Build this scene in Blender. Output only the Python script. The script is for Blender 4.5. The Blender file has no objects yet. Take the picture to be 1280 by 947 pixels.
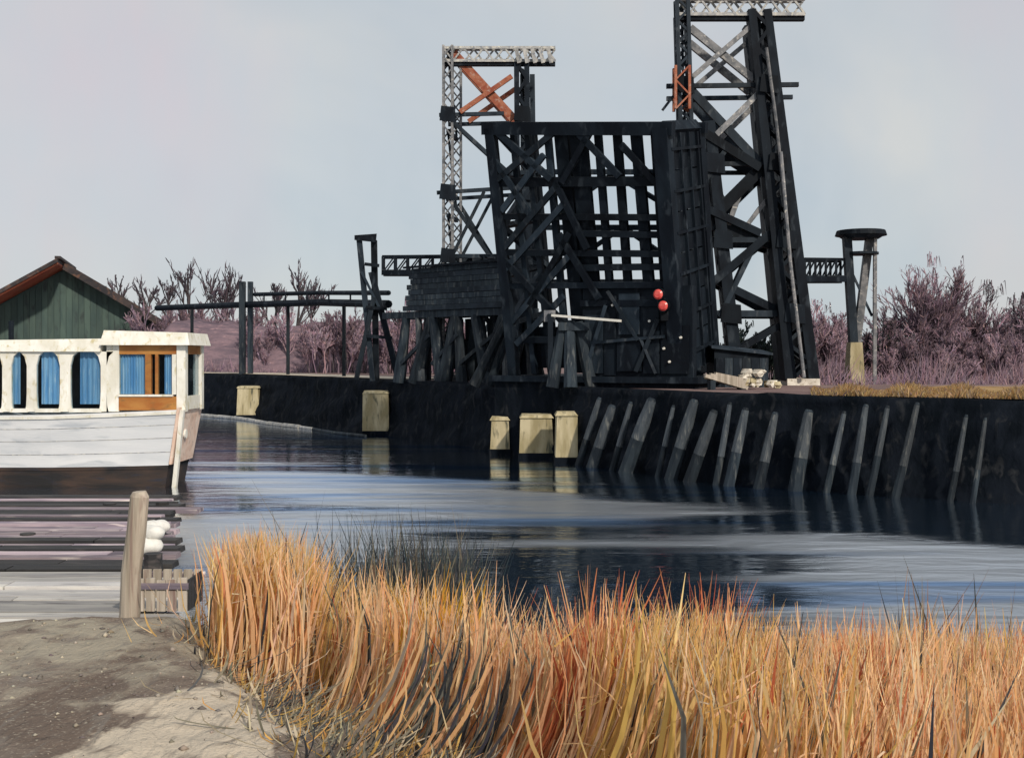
import bpy, math, random
import numpy as np
from mathutils import Vector, Matrix, noise

# ------------------------------------------------------------------ camera, sky, sun, exposure
SC = bpy.context.scene
F = 1450.0; CX = 640.0; HY = 446.0; EYE = 4.4          # focal length in pixels of a 1280 px frame, horizon row, eye height
cam_d = bpy.data.cameras.new('camera'); cam = bpy.data.objects.new('camera', cam_d)
SC.collection.objects.link(cam)
cam.location = (0, 0, EYE); cam.rotation_euler = (math.radians(90), 0, 0)
cam_d.sensor_width = 36.0; cam_d.lens = 36.0 * F / 1280.0
cam_d.shift_y = -(473.5 - HY) / 1280.0
cam_d.clip_start = 0.1; cam_d.clip_end = 5000
SC.camera = cam

SUN_EL = math.radians(34); SUN_AZ = math.radians(150)     # azimuth clockwise from +Y (the view direction): right, a little behind
W = bpy.data.worlds.new('World'); SC.world = W; W.use_nodes = True
nt = W.node_tree; nt.nodes.clear()
wo = nt.nodes.new('ShaderNodeOutputWorld'); bg = nt.nodes.new('ShaderNodeBackground')
sky = nt.nodes.new('ShaderNodeTexSky'); sky.sky_type = 'NISHITA'; sky.sun_disc = False
sky.sun_elevation = SUN_EL; sky.sun_rotation = SUN_AZ
tc = nt.nodes.new('ShaderNodeTexCoord')
def wnoise(scale, stretch, detail, dist=0.0):
    mp = nt.nodes.new('ShaderNodeMapping'); mp.inputs['Scale'].default_value = stretch
    nt.links.new(tc.outputs['Generated'], mp.inputs['Vector'])
    n = nt.nodes.new('ShaderNodeTexNoise'); n.inputs['Scale'].default_value = scale
    n.inputs['Detail'].default_value = detail; n.inputs['Distortion'].default_value = dist
    nt.links.new(mp.outputs['Vector'], n.inputs['Vector'])
    return n
def wmix(fac, a, b):
    m = nt.nodes.new('ShaderNodeMix'); m.data_type = 'RGBA'
    for sock, v in ((m.inputs[0], fac), (m.inputs[6], a), (m.inputs[7], b)):
        if isinstance(v, (tuple, float, int)): sock.default_value = v
        else: nt.links.new(v, sock)
    return m.outputs[2]
def wramp(src, lo, hi):
    r = nt.nodes.new('ShaderNodeMapRange'); r.inputs[1].default_value = lo; r.inputs[2].default_value = hi
    nt.links.new(src, r.inputs[0]); return r.outputs[0]
K = 10.0                                                   # the background strength is 0.1
def kc(r, g, b): return (r * K, g * K, b * K, 1)
n1 = wnoise(2.2, (1, 1, 1.6), 5, 0.4); n2 = wnoise(3.1, (1.0, 1.0, 0.8), 3); n3 = wnoise(26, (1, 1, 0.35), 4, 0.2)
c1 = wmix(wramp(n1.outputs['Fac'], .40, .62), kc(.51, .575, .63), kc(.69, .69, .67))
c2 = wmix(wramp(n2.outputs['Fac'], .50, .72), c1, kc(.68, .625, .65))
c3 = wmix(wramp(n3.outputs['Fac'], .35, .75), c2, kc(.60, .62, .625))
n3f = nt.nodes.new('ShaderNodeMath'); n3f.operation = 'MULTIPLY'; n3f.inputs[1].default_value = .6
nt.links.new(wramp(n3.outputs['Fac'], .35, .75), n3f.inputs[0])
c3 = wmix(n3f.outputs[0], c2, kc(.60, .645, .68))
cs = wmix(0.86, sky.outputs['Color'], c3)
nt.links.new(cs, bg.inputs['Color']); bg.inputs['Strength'].default_value = 0.1
nt.links.new(bg.outputs[0], wo.inputs['Surface'])

sun_d = bpy.data.lights.new('sun', 'SUN'); sun_d.energy = 3.3; sun_d.angle = math.radians(2.5); sun_d.color = (1.0, .90, .76)
sun = bpy.data.objects.new('sun', sun_d); SC.collection.objects.link(sun)
sdir = Vector((math.sin(SUN_AZ) * math.cos(SUN_EL), math.cos(SUN_AZ) * math.cos(SUN_EL), math.sin(SUN_EL)))
sun.rotation_euler = sdir.to_track_quat('Z', 'Y').to_euler(); sun.location = (60, -40, 60)
SC.view_settings.view_transform = 'Standard'; SC.view_settings.look = 'None'
SC.view_settings.exposure = 0.0; SC.view_settings.gamma = 1.0; SC.view_settings.use_curve_mapping = False

# ------------------------------------------------------------------ helpers
COL = SC.collection
RND = random.Random(7)
def P(x, y, Y): return Vector(((x - CX) / F * Y, Y, EYE + (HY - y) / F * Y))
def tag(o, label=None, cat=None, group=None, kind=None):
    if label: o['label'] = label
    if cat: o['category'] = cat
    if group: o['group'] = group
    if kind: o['kind'] = kind
    return o
def empty(name, loc=(0, 0, 0), label=None, cat=None, group=None):
    o = bpy.data.objects.new(name, None); COL.objects.link(o); o.location = loc
    o.empty_display_size = .3
    return tag(o, label, cat, group)
class MB:
    def __init__(s): s.v = []; s.f = []
    def add(s, vs, fs):
        b = len(s.v); s.v += [Vector(v) for v in vs]; s.f += [tuple(i + b for i in f) for f in fs]; return s
    def hexa(s, c):   # 8 corners: bottom 4 (ccw from above), top 4
        return s.add(c, [(3, 2, 1, 0), (4, 5, 6, 7), (0, 1, 5, 4), (1, 2, 6, 5), (2, 3, 7, 6), (3, 0, 4, 7)])
    def box(s, lo, hi):
        x0, y0, z0 = lo; x1, y1, z1 = hi
        return s.hexa([(x0, y0, z0), (x1, y0, z0), (x1, y1, z0), (x0, y1, z0), (x0, y0, z1), (x1, y0, z1), (x1, y1, z1), (x0, y1, z1)])
    def bar(s, p, q, w, h=None, side=None, w2=None, h2=None):
        p = Vector(p); q = Vector(q); h = w if h is None else h; w2 = w if w2 is None else w2; h2 = h if h2 is None else h2
        d = (q - p).normalized()
        ref = Vector(side) if side is not None else (Vector((0, 0, 1)) if abs(d.z) < .9 else Vector((0, 1, 0)))
        a = d.cross(ref).normalized(); b = a.cross(d).normalized()
        c = []
        for pt, ww, hh in ((p, w, h), (q, w2, h2)):
            for sa, sb in ((-1, -1), (1, -1), (1, 1), (-1, 1)): c.append(pt + a * (sa * ww / 2) + b * (sb * hh / 2))
        return s.add(c, [(3, 2, 1, 0), (4, 5, 6, 7), (0, 1, 5, 4), (1, 2, 6, 5), (2, 3, 7, 6), (3, 0, 4, 7)])
    def cyl(s, p, q, r0, r1=None, n=8, jit=0):
        p = Vector(p); q = Vector(q); r1 = r0 if r1 is None else r1
        d = (q - p).normalized(); ref = Vector((0, 0, 1)) if abs(d.z) < .9 else Vector((0, 1, 0))
        a = d.cross(ref).normalized(); b = a.cross(d).normalized(); c = []
        for pt, r in ((p, r0), (q, r1)):
            for i in range(n):
                t = 2 * math.pi * i / n; rr = r * (1 + RND.uniform(-jit, jit))
                c.append(pt + a * math.cos(t) * rr + b * math.sin(t) * rr)
        fs = [tuple(range(n - 1, -1, -1)), tuple(range(n, 2 * n))] + [(i, (i + 1) % n, n + (i + 1) % n, n + i) for i in range(n)]
        return s.add(c, fs)
    def tube(s, pts, rs, n=7):
        pts = [Vector(p) for p in pts]; c = []; m = len(pts)
        for k, pt in enumerate(pts):
            d = (pts[min(k + 1, m - 1)] - pts[max(k - 1, 0)]).normalized()
            ref = Vector((0, 0, 1)) if abs(d.z) < .9 else Vector((0, 1, 0))
            a = d.cross(ref).normalized(); b = a.cross(d).normalized()
            r = rs[k] if isinstance(rs, (list, tuple)) else rs
            c += [pt + a * math.cos(2 * math.pi * i / n) * r + b * math.sin(2 * math.pi * i / n) * r for i in range(n)]
        fs = [tuple(range(n - 1, -1, -1)), tuple(range((m - 1) * n, m * n))]
        for k in range(m - 1):
            fs += [(k * n + i, k * n + (i + 1) % n, (k + 1) * n + (i + 1) % n, (k + 1) * n + i) for i in range(n)]
        return s.add(c, fs)
    def lattice(s, p, q, w, t, pitch=None, depth=None):
        """lattice column: four corner angles with zigzag lacing on its faces"""
        p = Vector(p); q = Vector(q); d = q - p; L = d.length; d = d / L
        ref = Vector((0, 1, 0)) if abs(d.y) < .9 else Vector((0, 0, 1))
        a = d.cross(ref).normalized(); b = a.cross(d).normalized()
        dp = w if depth is None else depth
        cs_ = [(sa * (w - t) / 2, sb * (dp - t) / 2) for sa, sb in ((-1, -1), (1, -1), (1, 1), (-1, 1))]
        for ca, cb in cs_: s.bar(p + a * ca + b * cb, q + a * ca + b * cb, t, t, side=b)
        pitch = pitch or w; n = max(2, int(L / pitch)); st = L / n
        for i in range(n):
            for k in range(4):
                (ca, cb), (ea, eb) = cs_[k], cs_[(k + 1) % 4]
                z0, z1 = (i, i + 1) if (i + k) % 2 else (i + 1, i)
                s.bar(p + a * ca + b * cb + d * z0 * st, p + a * ea + b * eb + d * z1 * st, t * .6, t * .6)
        return s
    def build(s, name, mat, parent=None, smooth=False):
        me = bpy.data.meshes.new(name)
        org = Vector((0, 0, 0))
        if parent is not None: org = parent_loc(parent)
        elif s.v:
            lo = [min(v[i] for v in s.v) for i in range(3)]; hi = [max(v[i] for v in s.v) for i in range(3)]
            org = Vector(((lo[0] + hi[0]) / 2, (lo[1] + hi[1]) / 2, lo[2]))
        me.from_pydata([v - org for v in s.v], [], s.f); me.materials.append(mat)
        if smooth: me.polygons.foreach_set('use_smooth', [True] * len(me.polygons))
        me.update()
        o = bpy.data.objects.new(name, me); COL.objects.link(o)
        if parent is not None: o.parent = parent
        else: o.location = org
        return o
def parent_loc(p):
    l = Vector(p.location)
    while p.parent: p = p.parent; l = l + Vector(p.location)
    return l
def mesh_np(name, verts, faces, mat, cols=None, org=None, parent=None, smooth=False):
    org = np.array(org if org is not None else (0, 0, 0), float)
    me = bpy.data.meshes.new(name)
    verts = np.asarray(verts, np.float32) - org.astype(np.float32); faces = np.asarray(faces, np.int32)
    k = faces.shape[1]
    me.vertices.add(len(verts)); me.vertices.foreach_set('co', verts.ravel())
    me.loops.add(faces.size); me.loops.foreach_set('vertex_index', faces.ravel())
    me.polygons.add(len(faces)); me.polygons.foreach_set('loop_start', np.arange(0, faces.size, k, dtype=np.int32))
    me.polygons.foreach_set('loop_total', np.full(len(faces), k, np.int32))
    if smooth: me.polygons.foreach_set('use_smooth', np.ones(len(faces), bool))
    if cols is not None:
        at = me.color_attributes.new('tint', 'FLOAT_COLOR', 'POINT')
        at.data.foreach_set('color', np.asarray(cols, np.float32).ravel())
    me.update(); me.validate(); me.materials.append(mat)
    o = bpy.data.objects.new(name, me); COL.objects.link(o)
    if parent is not None: o.parent = parent
    else: o.location = org
    return o

# ------------------------------------------------------------------ materials
def mat(name, c1, c2=None, c3=None, scale=1.5, stretch=(1, 1, 1), rough=.6, bump=.0, bscale=None, metal=0., spec=.5,
        lo=.38, hi=.62, detail=6, coords='obj', rnd=0.0, attr=None, trans=0.0, dist=.6, bdist=.02):
    m = bpy.data.materials.new(name); m.use_nodes = True; t = m.node_tree; t.nodes.clear()
    N = t.nodes.new; Lk = t.links.new
    out = N('ShaderNodeOutputMaterial'); pb = N('ShaderNodeBsdfPrincipled')
    pb.inputs['Roughness'].default_value = rough; pb.inputs['Metallic'].default_value = metal
    pb.inputs['Specular IOR Level'].default_value = spec
    tc_ = N('ShaderNodeTexCoord'); geo = N('ShaderNodeNewGeometry')
    src = geo.outputs['Position'] if coords == 'world' else tc_.outputs['Object']
    def nz(sc_, det, st, ds=0.0):
        mp = N('ShaderNodeMapping'); mp.inputs['Scale'].default_value = st; Lk(src, mp.inputs['Vector'])
        n = N('ShaderNodeTexNoise'); n.inputs['Scale'].default_value = sc_; n.inputs['Detail'].default_value = det
        n.inputs['Distortion'].default_value = ds
        if coords == 'obj' and rnd:
            n.noise_dimensions = '4D'; oi_ = N('ShaderNodeObjectInfo'); mu = N('ShaderNodeMath'); mu.operation = 'MULTIPLY'
            mu.inputs[1].default_value = 37.0; Lk(oi_.outputs['Random'], mu.inputs[0]); Lk(mu.outputs[0], n.inputs['W'])
        Lk(mp.outputs['Vector'], n.inputs['Vector']); return n
    def rng(s_, a, b):
        r = N('ShaderNodeMapRange'); r.inputs[1].default_value = a; r.inputs[2].default_value = b; Lk(s_, r.inputs[0]); return r.outputs[0]
    def mx(f, a, b, mode='MIX'):
        q = N('ShaderNodeMix'); q.data_type = 'RGBA'; q.blend_type = mode
        for sock, v in ((q.inputs[0], f), (q.inputs[6], a), (q.inputs[7], b)):
            if isinstance(v, (int, float)): sock.default_value = v
            elif isinstance(v, tuple): sock.default_value = v if len(v) == 4 else (*v, 1)
            else: Lk(v, sock)
        return q.outputs[2]
    if attr:
        a_ = N('ShaderNodeAttribute'); a_.attribute_name = attr; col = a_.outputs['Color']
    else:
        n = nz(scale, detail, stretch, dist)
        col = mx(rng(n.outputs['Fac'], lo, hi), c1, c2 or c1)
        if c3:
            n_ = nz(scale * 2.3, detail, stretch, dist); col = mx(rng(n_.outputs['Fac'], .56, .70), col, c3)
    if rnd:
        oi = N('ShaderNodeObjectInfo'); r_ = N('ShaderNodeMapRange'); r_.inputs[3].default_value = 1 - rnd; r_.inputs[4].default_value = 1 + rnd
        Lk(oi.outputs['Random'], r_.inputs[0]); col = mx(1.0, col, r_.outputs[0], 'MULTIPLY')
    Lk(col, pb.inputs['Base Color'])
    if bump:
        nb = nz(bscale or scale * 6, 5, stretch, .3); bp = N('ShaderNodeBump'); bp.inputs['Strength'].default_value = bump
        bp.inputs['Distance'].default_value = bdist; Lk(nb.outputs['Fac'], bp.inputs['Height']); Lk(bp.outputs['Normal'], pb.inputs['Normal'])
    surf = pb.outputs[0]
    if trans:
        tr = N('ShaderNodeBsdfTranslucent'); Lk(col, tr.inputs['Color']); ms = N('ShaderNodeMixShader'); ms.inputs[0].default_value = trans
        Lk(surf, ms.inputs[1]); Lk(tr.outputs[0], ms.inputs[2]); surf = ms.outputs[0]
    Lk(surf, out.inputs['Surface'])
    return m

M = {}
M['steel'] = mat('tarred_steel', (.003, .005, .009), (.008, .013, .020), (.026, .034, .044), scale=1.2, stretch=(1, 1, .4), rough=.65, spec=.12, bump=.3, bscale=9, rnd=.3)
M['steel_blue'] = mat('slate_blue_steel', (.007, .013, .021), (.020, .031, .045), (.06, .07, .082), scale=1.4, stretch=(1, 1, .4), rough=.6, spec=.18, bump=.3, bscale=9, rnd=.35)
M['steel_grey'] = mat('weathered_grey_steel', (.07, .08, .095), (.20, .20, .21), (.42, .40, .37), scale=2.6, rough=.55, bump=.3, bscale=12, rnd=.25)
M['steel_pale'] = mat('pale_galvanised_steel', (.16, .17, .19), (.40, .39, .37), (.55, .52, .42), scale=3.5, rough=.5, bump=.3, rnd=.25)
M['rust'] = mat('rusted_steel', (.24, .05, .022), (.36, .13, .07), (.40, .27, .22), scale=2.2, rough=.8, bump=.4, rnd=.15)
M['bankwall'] = mat('tarred_bank', (.002, .004, .007), (.007, .010, .016), (.020, .022, .026), scale=1.3, stretch=(1, 1, .5), rough=.85, bump=1.0, bscale=3.0, coords='world', spec=.08, bdist=.08)
M['timber_dark'] = mat('wet_timber', (.008, .013, .020), (.026, .037, .048), (.075, .082, .085), scale=2.0, stretch=(1.6, 1.6, .25), rough=.7, spec=.2, bump=.5, rnd=.4)
M['timber_pale'] = mat('grey_worn_timber', (.014, .021, .030), (.058, .070, .082), (.13, .135, .13), scale=2.4, stretch=(1.6, 1.6, .3), rough=.7, bump=.6, rnd=.4, lo=.3, hi=.7)
M['concrete'] = mat('yellowed_concrete', (.28, .235, .13), (.47, .41, .27), (.09, .09, .06), scale=1.6, stretch=(1.4, 1.4, .35), rough=.9, bump=.6, bscale=6, rnd=.12)
M['whitestone'] = mat('pale_stone', (.50, .46, .40), (.74, .70, .62), (.30, .25, .18), scale=2.5, rough=.9, bump=.6, rnd=.2)
M['white_paint'] = mat('white_boat_paint', (.56, .58, .61), (.68, .69, .71), (.44, .47, .51), scale=1.1, stretch=(.25, 1, 1.6), rough=.5, bump=.25, bscale=14)
M['cream_paint'] = mat('cream_boat_paint', (.66, .64, .56), (.80, .79, .74), (.52, .46, .28), scale=2.2, stretch=(1, 1, .6), rough=.55, bump=.5, bscale=9, rnd=.06)
M['warm_lit_paint'] = mat('warm_lit_boat_paint', (.66, .46, .36), (.76, .62, .53), (.48, .36, .30), scale=1.6, rough=.6, bump=.5, bscale=8)  # pink of the stern board stands for warm sunlight painted into its colour
M['boot'] = mat('tarred_hull_bottom', (.012, .011, .012), (.05, .03, .022), (.02, .02, .03), scale=1.5, stretch=(.4, 1, 1.5), rough=.6, bump=.3)
M['varnish'] = mat('orange_varnished_wood', (.30, .10, .020), (.42, .20, .05), (.20, .10, .03), scale=2.0, stretch=(.5, 1, 1), rough=.45, bump=.3, rnd=.1)
M['interior'] = mat('dark_interior', (.012, .014, .018), (.03, .032, .036), rough=.8)
M['curtain'] = mat('reflected_blue_curtain', (.22, .46, .74), (.46, .68, .86), (.80, .86, .88), scale=3.0, stretch=(3.5, 1, .2), rough=.85, rnd=.1, trans=.25)  # blue reflected in the panes is put into the curtain cloth's colour
M['green_board'] = mat('dark_green_boards', (.035, .062, .060), (.060, .095, .082), (.028, .040, .040), scale=.5, stretch=(1.5, 1, .5), rough=.85, bump=.3, rnd=.15)
M['roof_red'] = mat('red_painted_soffit', (.30, .045, .018), (.36, .10, .05), (.20, .07, .04), scale=.6, rough=.8, bump=.2, rnd=.1)
M['roof_dark'] = mat('dark_roofing', (.016, .014, .018), (.05, .035, .033), (.12, .06, .04), scale=.8, rough=.8, bump=.3)
M['plank'] = mat('weathered_plank', (.34, .33, .33), (.56, .54, .50), (.15, .14, .15), scale=1.3, stretch=(.35, 2.5, 2.5), rough=.85, bump=.5, bscale=10, rnd=.4)
M['plank_mauve'] = mat('mauve_plank', (.17, .14, .18), (.36, .29, .32), (.66, .58, .56), scale=1.3, stretch=(.35, 2.5, 2.5), rough=.85, bump=.5, bscale=10, rnd=.4)
M['plank_black'] = mat('tarred_plank', (.010, .010, .012), (.03, .028, .028), (.06, .05, .05), scale=1.3, stretch=(.35, 2.5, 2.5), rough=.75, bump=.5, bscale=10, rnd=.4)
M['post_wood'] = mat('stripped_post_wood', (.28, .24, .19), (.50, .44, .37), (.22, .15, .13), scale=2.2, stretch=(2.5, 2.5, .18), rough=.85, bump=.7, bscale=7)
M['red_lens'] = mat('red_signal_lens', (.62, .05, .045), (.75, .12, .10), scale=6, rough=.25)
M['white_mark'] = mat('white_enamel', (.62, .60, .55), (.76, .74, .68), scale=4, rough=.5)
M['tarp'] = mat('white_tarpaulin', (.62, .61, .58), (.78, .77, .73), scale=3, rough=.7, bump=.4)
M['rope'] = mat('pale_rope', (.42, .37, .28), (.58, .52, .42), scale=30, rough=.9, bump=.5)
M['blade'] = mat('dry_reed_blade', (1, 1, 1), attr='tint', rough=.75, spec=.2, trans=.42)
M['twig'] = mat('bare_twig', (1, 1, 1), attr='tint', rough=.9, spec=.1)
M['bark'] = mat('dark_bark', (.03, .026, .03), (.075, .06, .065), scale=4, rough=.95, bump=.5, rnd=.2)
M['ochre'] = mat('ochre_field', (.30, .19, .08), (.40, .27, .13), (.20, .14, .10), scale=.7, stretch=(1, 1, 1), rough=1, bump=.6, bscale=3, coords='world', spec=.1, bdist=.1)
M['farground'] = mat('mauve_scrub_ground', (.16, .11, .11), (.24, .17, .16), (.12, .095, .10), scale=.25, rough=1, coords='world', spec=.1)
M['mound'] = mat('mauve_earth', (.13, .10, .125), (.22, .155, .18), (.29, .195, .215), scale=1.1, stretch=(.5, 1, 2.2), rough=1, bump=1.0, bscale=4, coords='world', spec=.05, bdist=.15)
M['towpath'] = mat('pale_towpath', (.50, .42, .33), (.62, .55, .46), scale=.6, rough=1, coords='world', spec=.1)
M['hill'] = mat('distant_wood', (.15, .125, .15), (.22, .18, .20), scale=.05, rough=1, coords='world', spec=.05)

def glass_mat():
    m = bpy.data.materials.new('window_glass'); m.use_nodes = True; t = m.node_tree; t.nodes.clear()
    o = t.nodes.new('ShaderNodeOutputMaterial'); tr = t.nodes.new('ShaderNodeBsdfTransparent'); g = t.nodes.new('ShaderNodeBsdfGlossy')
    tr.inputs['Color'].default_value = (.80, .88, .93, 1); g.inputs['Roughness'].default_value = .03
    fr = t.nodes.new('ShaderNodeLayerWeight'); fr.inputs['Blend'].default_value = .12; ms = t.nodes.new('ShaderNodeMixShader')
    t.links.new(fr.outputs['Facing'], ms.inputs[0]); t.links.new(tr.outputs[0], ms.inputs[1]); t.links.new(g.outputs[0], ms.inputs[2]); t.links.new(ms.outputs[0], o.inputs[0])
    return m
M['glass'] = glass_mat()

def dirt_mat():
    m = bpy.data.materials.new('trodden_sandy_earth'); m.use_nodes = True; t = m.node_tree; t.nodes.clear(); N = t.nodes.new; Lk = t.links.new
    out = N('ShaderNodeOutputMaterial'); pb = N('ShaderNodeBsdfPrincipled'); pb.inputs['Roughness'].default_value = .95; pb.inputs['Specular IOR Level'].default_value = .15
    geo = N('ShaderNodeNewGeometry')
    def nz(sc, st, det, ds, rot=0):
        mp = N('ShaderNodeMapping'); mp.inputs['Scale'].default_value = st; mp.inputs['Rotation'].default_value = (0, 0, rot); Lk(geo.outputs['Position'], mp.inputs['Vector'])
        n = N('ShaderNodeTexNoise'); n.inputs['Scale'].default_value = sc; n.inputs['Detail'].default_value = det; n.inputs['Distortion'].default_value = ds
        Lk(mp.outputs[0], n.inputs['Vector']); return n.outputs['Fac']
    def rng(s, a, b):
        r = N('ShaderNodeMapRange'); r.inputs[1].default_value = a; r.inputs[2].default_value = b; Lk(s, r.inputs[0]); return r.outputs[0]
    def mx(f, a, b):
        q = N('ShaderNodeMix'); q.data_type = 'RGBA'
        for so, v in ((q.inputs[0], f), (q.inputs[6], a), (q.inputs[7], b)):
            if isinstance(v, tuple): so.default_value = (*v, 1)
            else: Lk(v, so)
        return q.outputs[2]
    sep = N('ShaderNodeSeparateXYZ'); Lk(geo.outputs['Position'], sep.inputs[0])
    def ma(op, a, b):
        q = N('ShaderNodeMath'); q.operation = op
        for so, v in zip(q.inputs, (a, b)):
            if isinstance(v, (int, float)): so.default_value = v
            else: Lk(v, so)
        return q.outputs[0]
    def cream_patch(cx, cy, rx, ry):            # an oval of cream tone: 1 in its middle
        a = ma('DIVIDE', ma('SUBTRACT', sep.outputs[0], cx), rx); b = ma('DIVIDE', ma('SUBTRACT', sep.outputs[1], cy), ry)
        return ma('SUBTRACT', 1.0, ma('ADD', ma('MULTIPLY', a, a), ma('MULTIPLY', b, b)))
    rag = ma('MULTIPLY', ma('SUBTRACT', nz(2.6, (1, .7, 1), 6, .8), .5), 4.2)
    c = mx(rng(nz(.8, (1, .6, 1), 5, 1.0), .42, .58), (.145, .112, .092), (.20, .162, .135))        # grey-brown earth
    band = ma('SUBTRACT', 1.0, ma('MULTIPLY', ma('ABSOLUTE', ma('SUBTRACT', sep.outputs[1], 9.2), 0.0), .55))
    c = mx(rng(ma('ADD', band, rag), .1, .9), c, (.33, .295, .235))                                # paler trodden strip by the jetty
    c = mx(rng(ma('ADD', cream_patch(-1.8, 6.7, .62, 1.4), rag), .05, .5), c, (.52, .45, .36))          # cream oval with a ragged rim
    c = mx(rng(nz(7, (1.6, .3, 1), 6, .4, .5), .56, .74), c, (.20, .18, .16))                     # trodden streaks
    c = mx(rng(nz(40, (1, 1, 1), 3, .2), .58, .74), c, (.36, .32, .26))                          # grit
    Lk(c, pb.inputs['Base Color'])
    b1 = N('ShaderNodeBump'); b1.inputs['Strength'].default_value = .9; b1.inputs['Distance'].default_value = .05; Lk(nz(9, (1, .5, 1), 6, .8, .4), b1.inputs['Height'])
    b2 = N('ShaderNodeBump'); b2.inputs['Strength'].default_value = .7; b2.inputs['Distance'].default_value = .015; Lk(nz(48, (1, 1, 1), 4, .2), b2.inputs['Height']); Lk(b1.outputs[0], b2.inputs['Normal'])
    Lk(b2.outputs[0], pb.inputs['Normal']); Lk(pb.outputs[0], out.inputs[0])
    return m
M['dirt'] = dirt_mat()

def water_mat():
    m = bpy.data.materials.new('river_water'); m.use_nodes = True; t = m.node_tree; t.nodes.clear(); N = t.nodes.new; Lk = t.links.new
    out = N('ShaderNodeOutputMaterial')
    geo = N('ShaderNodeNewGeometry'); sep = N('ShaderNodeSeparateXYZ'); Lk(geo.outputs['Position'], sep.inputs[0])
    def nz(sc, st, det, ds, rot=0):
        mp = N('ShaderNodeMapping'); mp.inputs['Scale'].default_value = st; mp.inputs['Rotation'].default_value = (0, 0, rot); Lk(geo.outputs['Position'], mp.inputs['Vector'])
        n = N('ShaderNodeTexNoise'); n.inputs['Scale'].default_value = sc; n.inputs['Detail'].default_value = det; n.inputs['Distortion'].default_value = ds
        Lk(mp.outputs[0], n.inputs['Vector']); return n.outputs['Fac']
    def ma(op, a, b):
        q = N('ShaderNodeMath'); q.operation = op
        for so, v in zip(q.inputs, (a, b)):
            if isinstance(v, (int, float)): so.default_value = v
            elif v is not None: Lk(v, so)
        return q.outputs[0]
    def patch(cx, cy, rx, ry, ang):      # a cat's-paw of wind on the water: 1 in its middle, 0 outside
        dx = ma('SUBTRACT', sep.outputs[0], cx); dy = ma('SUBTRACT', sep.outputs[1], cy); c, s_ = math.cos(ang), math.sin(ang)
        a = ma('DIVIDE', ma('ADD', ma('MULTIPLY', dx, c), ma('MULTIPLY', dy, s_)), rx); b = ma('DIVIDE', ma('SUBTRACT', ma('MULTIPLY', dy, c), ma('MULTIPLY', dx, s_)), ry)
        return ma('POWER', 2.718, ma('MULTIPLY', ma('ADD', ma('MULTIPLY', a, a), ma('MULTIPLY', b, b)), -1.0))
    R = .5
    wind = ma('ADD', patch(-2.5, 37, 13, 3.8, -.74), ma('ADD', ma('MULTIPLY', patch(10.0, 21.5, 5, 5, -.2), 1.4), patch(-7, 27, 5, 5, 0)))
    streak = ma('SUBTRACT', nz(.16, (.35, 2.2, 1), 5, .7, R), .5)
    msk = N('ShaderNodeMapRange'); msk.inputs[1].default_value = .30; msk.inputs[2].default_value = .75; msk.inputs[3].default_value = .16; msk.inputs[4].default_value = 1.0
    Lk(ma('ADD', ma('MULTIPLY', wind, 1.2), ma('MULTIPLY', streak, 2.2)), msk.inputs[0])
    b1 = N('ShaderNodeBump'); b1.inputs['Distance'].default_value = WAVE; Lk(msk.outputs[0], b1.inputs['Strength']); Lk(nz(.9, (.40, 1.3, 1), 4, .6, R), b1.inputs['Height'])
    b2 = N('ShaderNodeBump'); b2.inputs['Distance'].default_value = .009; b2.inputs['Strength'].default_value = .9; Lk(nz(4.2, (.45, 1.4, 1), 3, .4, R), b2.inputs['Height']); Lk(b1.outputs[0], b2.inputs['Normal']); b1 = b2
    gl = N('ShaderNodeBsdfGlossy'); ro = N('ShaderNodeMapRange'); ro.inputs[3].default_value = .03; ro.inputs[4].default_value = .36; Lk(msk.outputs[0], ro.inputs[0]); Lk(ro.outputs[0], gl.inputs['Roughness']); tint = N('ShaderNodeMix'); tint.data_type = 'RGBA'; tint.inputs[6].default_value = (.93, .96, 1, 1); tint.inputs[7].default_value = (.34, .56, .92, 1); tf = N('ShaderNodeMapRange'); tf.inputs[1].default_value = .52; tf.inputs[2].default_value = .66; tf.inputs[4].default_value = .85; Lk(nz(.13, (.35, 2.4, 1), 4, .8, R), tf.inputs[0]); Lk(tf.outputs[0], tint.inputs[0]); Lk(tint.outputs[2], gl.inputs['Color']); Lk(b1.outputs[0], gl.inputs['Normal'])  # blue streaks painted into the gloss colour in place of reflected upper sky
    df = N('ShaderNodeBsdfDiffuse'); df.inputs['Color'].default_value = (.010, .021, .036, 1)
    lw = N('ShaderNodeFresnel'); lw.inputs['IOR'].default_value = 2.0
    ms = N('ShaderNodeMixShader'); lf = N('ShaderNodeMapRange'); lf.inputs[1].default_value = .05; lf.inputs[2].default_value = .62; lf.inputs[3].default_value = .10; lf.inputs[4].default_value = .96; Lk(lw.outputs[0], lf.inputs[0]); Lk(lf.outputs[0], ms.inputs[0]); Lk(df.outputs[0], ms.inputs[1]); Lk(gl.outputs[0], ms.inputs[2]); Lk(ms.outputs[0], out.inputs[0])
    return m
WAVE = .16
M['water'] = water_mat()

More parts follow.
